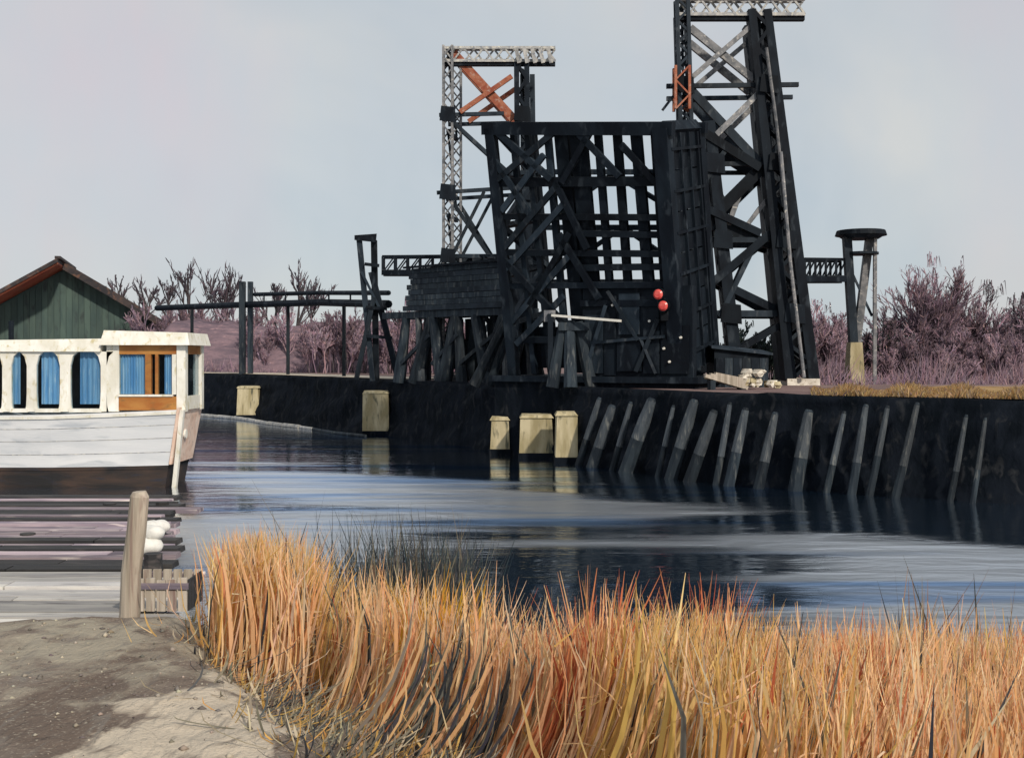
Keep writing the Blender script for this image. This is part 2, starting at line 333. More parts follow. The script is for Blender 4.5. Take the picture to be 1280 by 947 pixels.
# ------------------------------------------------------------------ the river banks
BANK = [(-260, 125), (-75, 112), (-38, 101), (-22.6, 88.6), (-19, 84), (-7.7, 66), (1.7, 50), (7.2, 40.2), (15.2, 34.5), (26, 30.5), (60, 22), (160, 4)]
BH = 3.08
def densify(pts, step=.9):
    out = []
    for a, b in zip(pts[:-1], pts[1:]):
        a = Vector(a); b = Vector(b); n = max(1, int((b - a).length / (step if a.x < -8 else .45))) if a.x > -60 and b.x < 61 else 8
        out += [a.lerp(b, i / n) for i in range(n)]
    out.append(Vector(pts[-1])); 
    for _ in range(6):
        out = [out[0]] + [(out[i - 1] + out[i] * 2 + out[i + 1]) / 4 for i in range(1, len(out) - 1)] + [out[-1]]
    return out
BL = densify(BANK)
def bank_at(px):
    """where the ray through a pixel column meets the foot of the far bank"""
    s = (px - CX) / F
    for a, b in zip(BL[:-1], BL[1:]):
        fa = a.x - s * a.y; fb = b.x - s * b.y
        if fa <= 0 <= fb: return a.lerp(b, -fa / (fb - fa + 1e-9))
    return BL[-1]
def bank_n(px):   # unit normal of the bank, pointing inland
    a = bank_at(px - 8); b = bank_at(px + 8); d = (b - a).normalized(); return Vector((-d.y, d.x))
NB = []
for i, p in enumerate(BL):
    d = (BL[min(i + 1, len(BL) - 1)] - BL[max(i - 1, 0)]).normalized(); NB.append(Vector((-d.y, d.x)))
rows = []
for i, (p, n) in enumerate(zip(BL, NB)):
    r = []
    prof = [(-.3, -1.5)] + [(.75 * (q / 13) ** .9, BH * q / 13) for q in range(14)] + [(1.6, BH + .03)]
    for k, (off, z) in enumerate(prof):
        q = p + n * off
        nn = (noise.noise((q.x * .5, q.y * .5, z * .7)) * .34 + noise.noise((q.x * 1.7, q.y * 1.7, z * 2.3)) * .20) * (0 < k < 14)
        r.append((q.x - n.x * nn, q.y - n.y * nn, z + (noise.noise((q.x * .5, q.y * .5, 9)) * .16 if k == 14 else 0)))
    rows.append(r)
vs = [v for r in rows for v in r]; kk = len(rows[0])
fs = [(i * kk + j, (i + 1) * kk + j, (i + 1) * kk + j + 1, i * kk + j + 1) for i in range(len(rows) - 1) for j in range(kk - 1)]
tag(mesh_np('far_bank', vs, fs, M['bankwall'], smooth=True), kind='structure')
# far ground behind the bank, in widening strips to the horizon
vs = []; offs = (1.5, 4, 9, 18, 40, 120, 400, 2500)
for p, n in zip(BL, NB):
    e = Vector((p.x * .02, 1)).normalized() if True else n
    for k, o in enumerate(offs):
        q = p + (n * o if k < 2 else n * offs[1] + e * (o - offs[1]))
        vs.append((q.x * (1 + (k > 4) * (k - 4) * 2.0), q.y, BH + .012 - (.0 if k else .03)))
kk = len(offs)
fs = [(i * kk + j, (i + 1) * kk + j, (i + 1) * kk + j + 1, i * kk + j + 1) for i in range(len(BL) - 1) for j in range(kk - 1)]
tag(mesh_np('far_ground', vs, fs, M['farground']), kind='structure')
def strip(name, px0, px1, o0, o1, z, m):
    v = []; sel = [i for i, p in enumerate(BL) if px0 <= CX + F * p.x / p.y <= px1 and p.y > 15]
    for i in sel:
        p, n = BL[i], NB[i]
        for o in (o0, o1):
            oo = o + noise.noise((p.x * .3, p.y * .3, o)) * .3; q = p + n * oo; v.append((q.x, q.y, z))
    f = [(2 * i, 2 * i + 2, 2 * i + 3, 2 * i + 1) for i in range(len(sel) - 1)]
    return tag(mesh_np(name, v, f, m), kind='structure')
strip('grass_verge', 1000, 1560, 1.35, 16, BH + .05, M['ochre'])
strip('towpath', 150, 470, 1.2, 5.0, BH + .06, M['towpath'])
# water
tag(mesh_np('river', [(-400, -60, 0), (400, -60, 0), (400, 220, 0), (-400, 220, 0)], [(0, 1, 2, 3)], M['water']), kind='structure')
# distant wooded rise
vs = []; n_ = 220
for i in range(n_ + 1):
    a = math.radians(-62 + 124 * i / n_); R_ = 420
    h = 5.5 + 3 * noise.noise((i * .045, 1, 1)) + 1.6 * noise.noise((i * .35, 2, 5)) + .9 * noise.noise((i * 1.4, 3, 2))
    for r_, z in ((R_ - 25, 3), (R_ - 8, 3 + h * .8), (R_, 3 + h), (R_ + 60, 3)): vs.append((math.sin(a) * r_, math.cos(a) * r_, z))
fs = [(i * 4 + j, (i + 1) * 4 + j, (i + 1) * 4 + j + 1, i * 4 + j + 1) for i in range(n_) for j in range(3)]
tag(mesh_np('hills', vs, fs, M['hill']), kind='structure')

# mauve earth embankments behind the scrub
def embankment(x0, x1, Y, h, dep):
    v = []; n_e = 90
    for i in range(n_e + 1):
        x = x0 + (x1 - x0) * i / n_e; hh = h * (sst(0, .12, i / n_e) * sst(0, .12, 1 - i / n_e)) * (1 + .16 * noise.noise((x * .12, 1, 3)) + .10 * noise.noise((x * .5, 2, 3)))
        for k, (o, f) in enumerate(((0, -.05), (.18, .35), (.36, .72), (.5, .93), (.65, 1), (1, -.05))):
            v.append((x, Y + dep * o + noise.noise((x * .4, k, 7)) * .5, BH + hh * f + .25 * noise.noise((x * .7, k * 1.7, 2)) * (0 < k < 5)))
    f_ = [(i * 6 + j, (i + 1) * 6 + j, (i + 1) * 6 + j + 1, i * 6 + j + 1) for i in range(n_e) for j in range(5)]
    tag(mesh_np('embankment', v, f_, M['mound'], smooth=True), kind='structure')
def sst(a, b, x):
    t = min(1, max(0, (x - a) / (b - a))); return t * t * (3 - 2 * t)
embankment(-33, -4, 97, 4.3, 9); embankment(16, 60, 72, 2.2, 8)

# near bank: a trodden sandy shelf on the left, falling to the reeds and the water on the right
def sst(a, b, x):
    t = min(1, max(0, (x - a) / (b - a))); return t * t * (3 - 2 * t)
def side_of_path(x, y):   # metres to the right of the shelf's edge
    bend = .25 * math.sin(y * .9)
    return (x + .96 + bend) * .922 + (y - 5.8) * .385
def near_z(x, y):
    pl = 2.62 - .052 * y
    s = side_of_path(x, y)
    z = pl - .45 * sst(-.2, 1.3, s) - max(0, y - 6.0) * .255 * sst(0, 1.6, s)
    edge = sst(10.1 + .25 * math.sin(x * 1.3), 12.2, y) * (1 - sst(0, 1.6, s))
    z -= edge * 2.3
    z = max(z, -1.3)
    z += .045 * noise.noise((x * 1.1, y * 1.1, 3)) + .03 * noise.noise((x * 3.1, y * 2.3, 8)) + .010 * noise.noise((x * 9, y * 6, 2))
    if x < 1: z += .012 * noise.noise((x * 19, y * 9, 5)) * (y > 3)
    return z
gx = np.concatenate([np.linspace(-90, -9, 26)[:-1], np.arange(-9, 11, .075), np.linspace(11, 90, 26)])
gy = np.concatenate([np.linspace(-40, 3, 14)[:-1], np.arange(3, 13, .075), np.linspace(13, 22, 14)])
vs = [(x, y, near_z(x, y)) for y in gy for x in gx]; nx = len(gx)
fs = [(j * nx + i, j * nx + i + 1, (j + 1) * nx + i + 1, (j + 1) * nx + i) for j in range(len(gy) - 1) for i in range(nx - 1)]
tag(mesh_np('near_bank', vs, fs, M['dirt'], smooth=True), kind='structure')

# ------------------------------------------------------------------ the raised bascule leaf
AX = Vector((.5, .866, 0)).normalized(); LX = Vector((.866, -.5, 0)).normalized(); UZ = Vector((0, 0, 1))
PH = math.radians(11); LV = UZ * math.cos(PH) - AX * math.sin(PH); LD = AX * math.cos(PH) + UZ * math.sin(PH)
LO = Vector((.10, 52.6, 3.7)); LW = 8.0; LH = 10.9; LT = 3.8
def lp(u, v, w): return LO + LX * u + LV * (v * (1 - .072 * u / LW)) + LD * w      # the free end is cut on the skew
leaf = empty('bascule_leaf', lp(LW / 2, 0, LT / 2), 'black steel bridge leaf raised upright between the two lattice towers', 'bridge leaf')
def lbar(name, a, b, w, h=None, m='steel', side=None):
    j = .09 if name in ('lateral_brace', 'stringer', 'floor_beam', 'wind_brace', 'truss_diagonal') else 0
    a = (a[0] + RND.uniform(-j, j), a[1] + RND.uniform(-j, j) * 1.4, a[2]); b = (b[0] + RND.uniform(-j, j), b[1] + RND.uniform(-j, j) * 1.4, b[2])
    return MB().bar(lp(*a), lp(*b), w, h, side=side if side is not None else LD).build(name, M[m], leaf)
# chords of both trusses
for u, w_, t in ((0, 0, .42), (LW, 0, .62), (0, LT, .34), (LW, LT, .62)):
    lbar('chord', (u, -.2, w_), (u, LH, w_), t, t)
lbar('end_beam', (-.35, LH, 0), (LW + .5, LH, 0), .55, .42)
lbar('end_beam', (-.2, LH - .05, LT), (LW + .5, LH - .05, LT), .45, .35)
lbar('end_strut', (0, LH - .05, 0), (0, LH - .05, LT), .34); lbar('end_strut', (LW, LH - .05, 0), (LW, LH - .05, LT), .5)
# floor beams and stringers of the deck side, which faces the river
for v in (1.6, 3.2, 4.0, 4.75, 5.5, 6.25, 7.0, 8.6):
    lbar('floor_beam', (0 if v in (1.6, 4.0, 5.5, 7.0, 8.6) else 3.6, v, .12), (LW, v, .12), .26 if v != 8.6 else .40, .3, 'steel')
for i, u in enumerate((.85, 1.7, 2.55, 3.35, 4.15, 5.0, 5.85, 6.75, 7.5)):
    w_ = (.24, .24, .28, .62, .75, .30, .34, .46, .40)[i]
    lbar('stringer', (u, -.1, .36), (u, LH - .1, .36), w_, .24, 'steel' if i > 2 else 'steel_blue')
for a, b in (((0, 8.6), (3.4, LH)), ((3.3, 8.6), (5.0, LH)), ((6.2, 10.2), (7.8, 8.2)), ((0, 5.5), (3.1, 8.6)), ((0, 4.6), (3.3, 7.6)), ((3.0, 8.6), (4.3, 5.6)), ((0, 2.2), (3.4, 5.4)), ((3.2, 2.0), (.2, 5.2)), ((.3, LH), (2.9, 8.6)), ((.2, 7.4), (2.6, 9.8)), ((1.2, 3.2), (3.4, 6.2)), ((4.6, 3.4), (3.0, 6.4)), ((.1, 9.6), (1.6, 7.2)), ((.4, 1.2), (2.9, 3.6)), ((4.2, LH), (6.0, 8.7))):
    lbar('lateral_brace', (a[0], a[1], -.08), (b[0], b[1], -.08), .26, .2, 'steel' if a[0] > 1 else 'steel_blue')
# deck planking still on the lower half of the leaf
for k in range(5):
    u0 = .95 + k * .42
    MB().bar(lp(u0, .1, .60), lp(u0, 2.3 - .3 * (k % 2), .60), .39, .12, side=LD).build('deck_plank', M['steel'], leaf)
for k in range(12):
    u0 = 3.05 + k * .42
    MB().bar(lp(u0, .1, .60), lp(u0, 3.2 + (.4 if k % 3 == 1 else 0), .60), .39, .12, side=LD).build('deck_plank', M['steel'], leaf)
for k in range(3):
    u0 = 3.15 + k * .42
    MB().bar(lp(u0, 3.2, .60), lp(u0, 8.2 - k * .5, .60), .40, .12, side=LD).build('deck_plank', M['steel'], leaf)
# left truss: open, with posts and diagonals
for v in (2.2, 4.4, 6.6, 8.8): lbar('truss_post', (0, v, 0), (0, v, LT), .22, m='steel_blue')
for i, v in enumerate((0, 2.2, 4.4, 6.6, 8.8)):
    a, b = ((0, v, 0), (0, v + 2.1, LT)) if i % 2 else ((0, v, LT), (0, v + 2.1, 0)); lbar('truss_diagonal', a, b, .24, m='steel_blue')
# right truss: closely plated
for i in range(6):
    v0 = -.1 + i * 1.84
    c = [lp(LW + .12, v0, .25), lp(LW + .12, v0, LT - .25), lp(LW + .12, v0 + 1.76, LT - .25), lp(LW + .12, v0 + 1.76, .25)]
    d = [q + LX * .08 for q in c]
    MB().hexa([c[0], d[0], d[1], c[1], c[3], d[3], d[2], c[2]]).build('web_plate', M['steel'], leaf)
    MB().bar(lp(LW + .26, v0 + .9, .1), lp(LW + .26, v0 + .9, LT - .1), .12, .16, side=LX).build('stiffener', M['steel'], leaf)
for w_ in (1.2, 2.2, 3.2): MB().bar(lp(LW + .25, -.1, w_), lp(LW + .25, LH - .2, w_), .12, .14, side=LX).build('stiffener', M['steel'], leaf)
# rear plane: struts and wind bracing
for v in (1.0, 3.6, 6.2, 8.8): lbar('rear_strut', (0, v, LT), (LW, v, LT), .24, m='steel_blue')
for v in (3.6, 6.2): 
    lbar('wind_brace', (0, v, LT + .1), (LW / 2, v + 2.6, LT + .1), .2, m='steel_blue'); lbar('wind_brace', (LW, v, LT + .1), (LW / 2, v + 2.6, LT + .1), .2, m='steel_blue')

# abutment and counterweight
ab = empty('bridge_abutment', (LO.x + 4, LO.y + 1, 0), 'dark concrete abutment sunk in the bank under the raised bridge leaf', 'abutment')
def plan_box(mb, u0, u1, w0, w1, z0, z1):
    c = []
    for z in (z0, z1):
        for u, w_ in ((u0, w0), (u1, w0), (u1, w1), (u0, w1)):
            q = LO + LX * u + AX * w_; c.append((q.x, q.y, z))
    return mb.hexa(c)
plan_box(MB(), -.7, LW + .9, -.55, 6.6, -1, 3.30).build('block', M['bankwall'], ab)
plan_box(MB(), -.9, LW + 1.1, -.75, 6.8, 3.302, 3.56).build('coping', M['steel'], ab)
cw = empty('counterweight', lp(5.8, 0, 1.8), 'solid black counterweight box at the foot of the raised bridge leaf', 'counterweight')
cb = MB()
c = [lp(3.1, -.12, .75), lp(LW - .35, -.12, .75), lp(LW - .35, -.12, LT - .3), lp(3.1, -.12, LT - .3), lp(3.1, 3.35, .75), lp(LW - .35, 3.35, .75), lp(LW - .35, 3.35, LT - .3), lp(3.1, 3.35, LT - .3)]
cb.hexa(c); cb.build('box', M['steel'], cw)
for k in range(3): MB().bar(lp(3.0, .5 + k * 1.2, LT - .2), lp(LW - .3, .5 + k * 1.2, LT - .2), .16, .16).build('band', M['steel_blue'], cw)
# front machinery screen on the abutment, right of the fender dolphin
ms_ = empty('machinery_housing', LO + LX * 6 - AX * .4, 'low black machinery housing in front of the raised leaf, with bolted panels', 'machinery housing')
plan_box(MB(), 3.7, LW + .75, -.48, -.02, 3.563, 7.35).build('casing', M['steel'], ms_)
for k, (u0, u1, z0, z1, dp) in enumerate(((3.85, 4.7, 3.7, 6.2, .10), (4.75, 5.3, 3.62, 7.0, .05), (5.4, 6.5, 3.8, 5.2, .16), (5.45, 6.4, 5.35, 7.1, .07), (6.6, 7.3, 3.7, 6.4, .12), (7.4, 8.6, 3.7, 5.7, .08))):
    plan_box(MB(), u0, u1, -.48 - dp, -.482, z0, z1).build('panel', M['steel_blue' if k in (0, 3) else 'steel'], ms_)
for (u0, z0, u1, z1, w_) in ((3.9, 3.7, 4.9, 6.6, .16), (5.0, 7.2, 6.4, 5.1, .14), (6.3, 3.8, 7.3, 6.0, .18), (4.2, 5.0, 7.6, 5.25, .12), (7.2, 3.7, 6.5, 5.2, .12)):
    a = LO + LX * u0 - AX * .70; b = LO + LX * u1 - AX * .70; a.z = z0; b.z = z1; MB().bar(a, b, w_, .12).build('strut', M['steel_blue'], ms_)
for (u0, z0) in ((6.9, 5.9), (7.55, 4.75), (7.8, 4.2), (8.3, 5.2), (5.2, 6.6)):
    q = LO + LX * u0 - AX * .62; q.z = z0; MB().cyl(q, q - AX * .07, .06, .05, 8).build('bolt_head', M['white_mark'], ms_)
wh = empty('winch_house', P(928, 480, 50.5), 'low black winch house right of the leaf, behind the pale stone heap', 'winch house')
wx0, wx1 = P(893, 480, 50).x, P(962, 480, 50).x
MB().hexa([(wx0, 50, BH - .1), (wx1, 50.2, BH - .1), (wx1, 52.0, BH - .1), (wx0, 52.0, BH - .1), (wx0, 50, 4.75), (wx1, 50.2, 4.45), (wx1, 52.0, 4.6), (wx0, 52.0, 4.9)]).build('body', M['steel'], wh)
MB().hexa([(wx0 - .15, 49.8, 4.77), (wx1 + .15, 50.0, 4.47), (wx1 + .15, 52.2, 4.62), (wx0 - .15, 52.2, 4.92), (wx0 - .15, 49.8, 4.87), (wx1 + .15, 50.0, 4.57), (wx1 + .15, 52.2, 4.72), (wx0 - .15, 52.2, 5.02)]).build('roof', M['steel_blue'], wh)
for k in range(6):
    x = wx0 + .05 + k * (wx1 - wx0 - .1) / 6; MB().box((x, 49.92, BH - .05), (x + (wx1 - wx0) / 6.6, 49.995 + k * .03, 4.35)).build('wall_board', M['timber_dark' if k % 2 else 'steel'], wh)
sg = empty('signal_lamp', LO + LX * 7.9 - AX * .6 + UZ * 2.0, 'pair of round red signal lamps on the black machinery housing', 'signal lamp')
for du, z in ((7.50, 6.98), (7.72, 6.50)):
    q = LO + LX * du - AX * .98; q.z = z
    hs = MB().cyl(q, q - AX * .16, .27, .25, 18).build('housing', M['steel'], sg)
    MB().cyl(q - AX * .161, q - AX * .22, .21, .14, 18).build('lens', M['red_lens'], hs, smooth=False)
q = LO + LX * 7.6 - AX * .74; 
MB().bar((q.x, q.y, 5.9), (q.x, q.y, 7.2), .3, .46).build('bracket', M['steel'], sg)
bm = empty('barrier_boom', P(690, 398, 50.2), 'white horizontal barrier boom in front of the black bridge machinery', 'barrier')
MB().bar(P(690, 394, 49.9), P(776, 401, 48.4), .16, .10).build('arm', M['white_mark'], bm)
MB().bar(P(688, 392, 49.95), P(688, 480, 49.95), .22, .22).build('post', M['steel'], bm)
MB().box(P(680, 402, 50.05), P(694, 388, 50.3)).build('pivot_box', M['steel_grey'], bm)

# ------------------------------------------------------------------ the two lattice towers
def tower(label, Y, dY, legs, struts, braces, beam, group, rusty=()):
    base = P(sum(l[2] for l in legs) / len(legs), 480, Y); base.z = BH
    t = empty('lattice_tower', base, label, 'lattice tower', group)
    off = Vector((.35, dY, 0))
    for (x0, y0, x1, w0, w1, style) in legs:
        for k in (0, 1):
            a = P(x1, 480, Y) + off * k; a.z = BH + .25; b = P(x0, y0, Y) + off * k
            if style == 'heavy':
                mb = MB(); dr = (b - a).normalized(); sx = Vector((1, 0, 0))
                for sgn in (-1, 1): mb.bar(a + sx * sgn * w1 * .36, b + sx * sgn * w0 * .36, w1 * .34, w1 * .7, side=(0, 1, 0), w2=w0 * .36, h2=w0 * .7)
                nn = int((b - a).length / .85)
                for i in range(nn):
                    f0, f1 = i / nn, (i + 1) / nn; sg_ = 1 if i % 2 else -1; ww = w1 + (w0 - w1) * f0
                    for yo in (-.3, .3): mb.bar(a.lerp(b, f0) + sx * sg_ * ww * .34 + Vector((0, yo * ww, 0)), a.lerp(b, f1) - sx * sg_ * ww * .34 + Vector((0, yo * ww, 0)), .16, .08, side=(0, 1, 0))
                mb.build('leg', M['steel' if k == 0 else 'steel_blue'], t)
            elif style == 'solid':
                MB().bar(a, b, w1, w1 * .8, side=(0, 1, 0), w2=w0, h2=w0 * .8).build('leg', M['steel' if k == 0 else 'steel_blue'], t)
            else:
                MB().lattice(a, b, w0, .17 if style == 'dense' else .13, pitch=w0 * (.75 if style == 'dense' else 1.0)).build('leg', M['steel_blue' if style == 'dense' else 'steel_grey'], t)
            MB().box((a.x - .75, a.y - .7, BH - .3), (a.x + .75, a.y + .7, BH + .32)).build('footing', M['whitestone' if x1 > 950 else 'steel_grey'], t)
    for (x0, y0, x1, y1, w_) in struts:
        for k in (0, 1): MB().bar(P(x0, y0, Y) + off * k, P(x1, y1, Y) + off * k, w_, w_).build('strut', M['steel_blue'], t)
    for i, (x0, y0, x1, y1, w_, m) in enumerate(braces):
        for k in (0, 1):
            q = Vector((0, -.16 if i % 2 else .14, 0))
            jx = RND.uniform(-2, 2); MB().bar(P(x0 + jx, y0, Y) + off * k + q, P(x1 - jx, y1 + jx, Y) + off * k + q, w_, w_ * .6, side=(0, 1, 0)).build('brace', M[m], t)
    x0, y0, x1, y1, dep = beam
    for k in (.0,):
        a = P(x0, y0, Y) + off * k; b = P(x1, y1, Y) + off * k
        MB().lattice(a, b, dep, .15, pitch=dep * .62, depth=.5).build('top_beam', M['steel_pale'], t)
        dn = Vector((0, 0, -dep / 2 - .06))
        MB().bar(a + dn, b + dn, .30, .24).build('bottom_flange', M['steel'], t)
    for (x0, y0, x1, y1, w_) in struts:
        for (lx0, ly0, lx1, w0, w1, style) in legs:
            fy = (y0 - ly0) / (480 - ly0)
            if fy > 0:
                p = P(lx0 + (lx1 - lx0) * fy, y0, Y) + Vector((0, -.5 * max(w0, .6) - .05, 0)); r_ = .42 + .1 * RND.random()
                MB().hexa([p + Vector((-r_, 0, -r_ * .8)), p + Vector((r_, 0, -r_)), p + Vector((r_, .05, -r_)), p + Vector((-r_, .05, -r_ * .8)), p + Vector((-r_ * .8, 0, r_)), p + Vector((r_ * .9, 0, r_ * .8)), p + Vector((r_ * .9, .05, r_ * .8)), p + Vector((-r_ * .8, .05, r_))]).build('gusset_plate', M['steel'], t)
    # ties between the near and the far frame
    for (x0, y0, x1, w0, w1, style) in legs:
        for fy in (.02, .25, .5, .75):
            xx = x0 + (x1 - x0) * fy; yy = y0 + (480 - y0) * fy; p = P(xx, yy, Y)
            MB().bar(p, p + off, .2).build('cross_tie', M['steel_blue'], t)
            yy2 = y0 + (480 - y0) * (fy + .22); xx2 = x0 + (x1 - x0) * (fy + .22); p2 = P(xx2, yy2, Y) + off
            MB().bar(p, p2, .12).build('cross_tie', M['steel_blue'], t)
    return t
tA = tower('tall near lattice tower right of the raised leaf, with leaning rear leg and top beam', 54, 2.6,
      [(852, 0, 866, .68, .7, 'dense'), (948, 14, 1000, 1.0, 1.5, 'heavy'), (886, 152, 922, .5, .55, 'solid')],
      [(833, 108, 998, 106, .2), (860, 205, 962, 205, .2), (862, 300, 972, 300, .24), (864, 392, 990, 392, .3)],
      [(862, 34, 944, 98, .34, 'steel_grey'), (942, 32, 862, 100, .22, 'steel_grey'), (862, 110, 962, 216, .40, 'steel_blue'), (952, 112, 896, 168, .26, 'steel_grey'),
       (958, 204, 880, 282, .55, 'steel'), (880, 168, 950, 210, .40, 'steel'), (876, 276, 962, 306, .45, 'steel'), (964, 292, 882, 360, .36, 'steel'), (884, 344, 985, 396, .36, 'steel'), (866, 470, 985, 400, .3, 'steel'), (874, 190, 905, 250, .26, 'steel'), (905, 190, 872, 240, .22, 'steel_blue'), (930, 225, 905, 300, .24, 'steel_grey'), (884, 262, 950, 292, .34, 'steel'), (958, 250, 920, 300, .2, 'steel_grey'), (940, 310, 900, 395, .22, 'steel_blue')],
      (846, 10, 1005, 10, .86), 'lattice towers of the bascule bridge')
MB().lattice(P(852, 138, 53.7), P(852, 84, 53.7), .76, .12, pitch=.5).build('rust_casing', M['rust'], tA)
MB().bar(P(828, 138, 54), P(848, 112, 54), .12).build('bracket', M['steel_blue'], tA)
MB().tube([P(976, 190, 53.05), P(988, 330, 53.05), P(1005, 472, 53.05)], .09, 8).build('conduit', M['steel_grey'], tA)
MB().tube([P(958, 60, 53.3), P(970, 150, 53.3), P(985, 290, 53.3)], .08, 8).build('conduit', M['steel_grey'], tA)
tB = tower('far lattice tower left of the raised leaf, with rusty cross bracing near its top', 64, 2.6,
      [(560, 58, 560, .62, .6, 'open'), (652, 80, 656, .78, .9, 'heavy')],
      [(549, 144, 630, 142, .2), (546, 241, 655, 234, .2), (556, 320, 655, 320, .22)],
      [(566, 66, 642, 148, .48, 'rust'), (577, 141, 638, 98, .26, 'rust'), (562, 246, 612, 322, .22, 'steel_blue'), (606, 240, 566, 318, .18, 'steel_blue'),
       (566, 150, 650, 232, .20, 'steel_blue'), (560, 470, 652, 325, .26, 'steel_blue'), (566, 325, 650, 470, .26, 'steel_blue')],
      (554, 69, 694, 69, .86), 'lattice towers of the bascule bridge')
for k in range(5):
    xx = 645 + k * 10
    MB().bar(P(xx, 60, 63.6), P(xx + 4, 79, 63.6), .2, .1).build('end_slat', M['steel_pale'], tB)

# ------------------------------------------------------------------ walkways, little towers, shed and trestles
def walkway(label, a, b, m, posts):
    t = empty('walkway', (a + b) / 2, label, 'walkway', 'walkways beside the bascule bridge')
    d = Vector((0, 1.0, 0)); up = UZ * .95
    for k in (0, 1):
        o = d * k
        MB().bar(a + o, b + o, .2, .26).build('girder', M[m], t); MB().bar(a + o + up, b + o + up, .09, .14).build('handrail', M[m], t)
        for i in range(posts + 1):
            p = a.lerp(b, i / posts) + o
            MB().bar(p, p + up, .10).build('rail_post', M[m], t)
            if i < posts: MB().bar(p, a.lerp(b, (i + 1) / posts) + o + up, .06).build('rail_brace', M[m], t)
    n = max(4, int((b - a).length / .45))
    for i in range(n):
        p = a.lerp(b, (i + .5) / n) + UZ * .16
        MB().bar(p - d * .05, p + d * 1.05, .38, .05).build('deck_board', M['timber_dark'], t)
    return t
walkway('short lattice walkway from the leaning leg to the capped post tower on the right', P(1006, 349, 54.6), P(1058, 349, 55.8), 'steel', 4)
walkway('long railed walkway from the thin capped post tower over the dark shed', P(478, 341, 67), P(622, 341, 63.4), 'steel', 9)

pr = empty('post_tower', Vector((P(1072, 480, 56).x, 56, BH)), 'post tower with a flat disc cap and legs closing downwards, beside the mauve bushes', 'post tower', 'capped post towers')
top = P(1076, 291, 56)
MB().cyl(top - UZ * .14, top + UZ * .10, 1.22, 1.14, 20).build('cap', M['steel'], pr)
MB().cyl(top - UZ * .30, top - UZ * .142, .85, 1.1, 20).build('cap_rim', M['steel_blue'], pr)
ring = P(1077, 317, 56); MB().cyl(ring - UZ * .05, ring + UZ * .06, .80, .80, 16).build('ring', M['steel_blue'], pr)
for (x0, x1, y1, dy, w_, m) in ((1057, 1066, 428, -.2, .38, 'steel_blue'), (1088, 1071, 428, .15, .34, 'steel_grey'), (1064, 1070, 428, .5, .26, 'steel'), (1091, 1092, 398, -.35, .16, 'steel_grey')):
    MB().bar(P(x0, 296, 56) + Vector((0, dy, 0)), P(x1, y1 if y1 > 400 else 480, 56) + Vector((0, dy * .4, 0)), w_, w_).build('leg', M[m], pr)
q = P(1068, 480, 56)
MB().hexa([(q.x - .40, q.y - .5, BH - .3), (q.x + .40, q.y - .5, BH - .3), (q.x + .40, q.y + .5, BH - .3), (q.x - .40, q.y + .5, BH - .3), (q.x - .28, q.y - .35, 5.1), (q.x + .28, q.y - .35, 5.1), (q.x + .28, q.y + .35, 5.1), (q.x - .28, q.y + .35, 5.1)]).build('footing', M['concrete'], pr)
b0 = P(1060, 330, 56); MB().bar(b0, P(1090, 395, 56), .1).build('brace', M['steel_blue'], pr)

pl_ = empty('post_tower', Vector((P(470, 476, 67).x, 67, BH)), 'thin post tower with a slanted flat cap at the left end of the railed walkway', 'post tower', 'capped post towers')
MB().hexa([P(443, 300, 66.5), P(470, 303, 66.5), P(470, 303, 67.6), P(443, 300, 67.6), P(443, 294, 66.5), P(471, 292, 66.5), P(471, 292, 67.6), P(443, 294, 67.6)]).build('cap', M['steel'], pl_)
for (a, b, w_, dy, m) in (((449, 299), (466, 476), .30, 0, 'steel_blue'), ((467, 300), (470, 476), .34, .2, 'steel'), ((464, 340), (498, 474), .34, .1, 'steel'), ((468, 372), (446, 474), .26, -.2, 'steel_blue')):
    MB().bar(P(*a, 66.8) + Vector((0, dy, 0)), P(*b, 66.8) + Vector((0, dy, 0)), w_).build('leg', M[m], pl_)
for y in (330, 384, 420): MB().bar(P(456 + (y - 330) * .03, y, 66.5), P(474 + (y - 330) * .18, y + 2, 66.5), .18).build('strut', M['steel'], pl_)
MB().bar(P(452, 340, 66.6), P(474, 384, 66.6), .14).build('brace', M['steel_blue'], pl_)

# plank-clad shed on a timber trestle
S0 = P(503, 388, 64.2); S1 = P(628, 388, 58.8); S0.z = S1.z = 6.9
sd = (S1 - S0).normalized(); sn = Vector((-sd.y, sd.x, 0)); SL = (S1 - S0).length
shed = empty('plank_shed', (S0 + S1) / 2, 'dark slate plank-clad shed raised on timber legs left of the bridge leaf', 'shed')
def sp(a, w_, z): return Vector((S0.x, S0.y, 0)) + sd * a + sn * w_ + UZ * z
MB().hexa([sp(.2, .12, 6.95), sp(SL, .12, 6.95), sp(SL, 2.1, 6.95), sp(.2, 2.1, 6.95), sp(.9, .12, 9.2), sp(SL, .12, 9.2), sp(SL, 2.1, 9.2), sp(.9, 2.1, 9.2)]).build('body', M['steel'], shed)
for k in range(8):
    z = 6.92 + k * .29; jj = RND.uniform(-.12, .12)
    MB().bar(sp(.15 + .09 * k + jj, .03, z + .14), sp(SL - .05 + jj * .3, .03, z + .14 + RND.uniform(-.02, .02)), .27, .09 + .05 * RND.random(), side=-sn).build('cladding_board', M['timber_dark' if k % 3 else 'steel_blue'], shed)
MB().hexa([sp(.5, -.4, 9.22), sp(SL + .1, -.4, 9.22), sp(SL + .1, 2.4, 9.5), sp(.5, 2.4, 9.5), sp(.5, -.4, 9.34), sp(SL + .1, -.4, 9.34), sp(SL + .1, 2.4, 9.62), sp(.5, 2.4, 9.62)]).build('roof', M['steel'], shed)
tr_ = empty('timber_trestle', (S0.x + 2, S0.y - 1, BH), 'row of splayed dark timber legs carrying the plank shed', 'trestle')
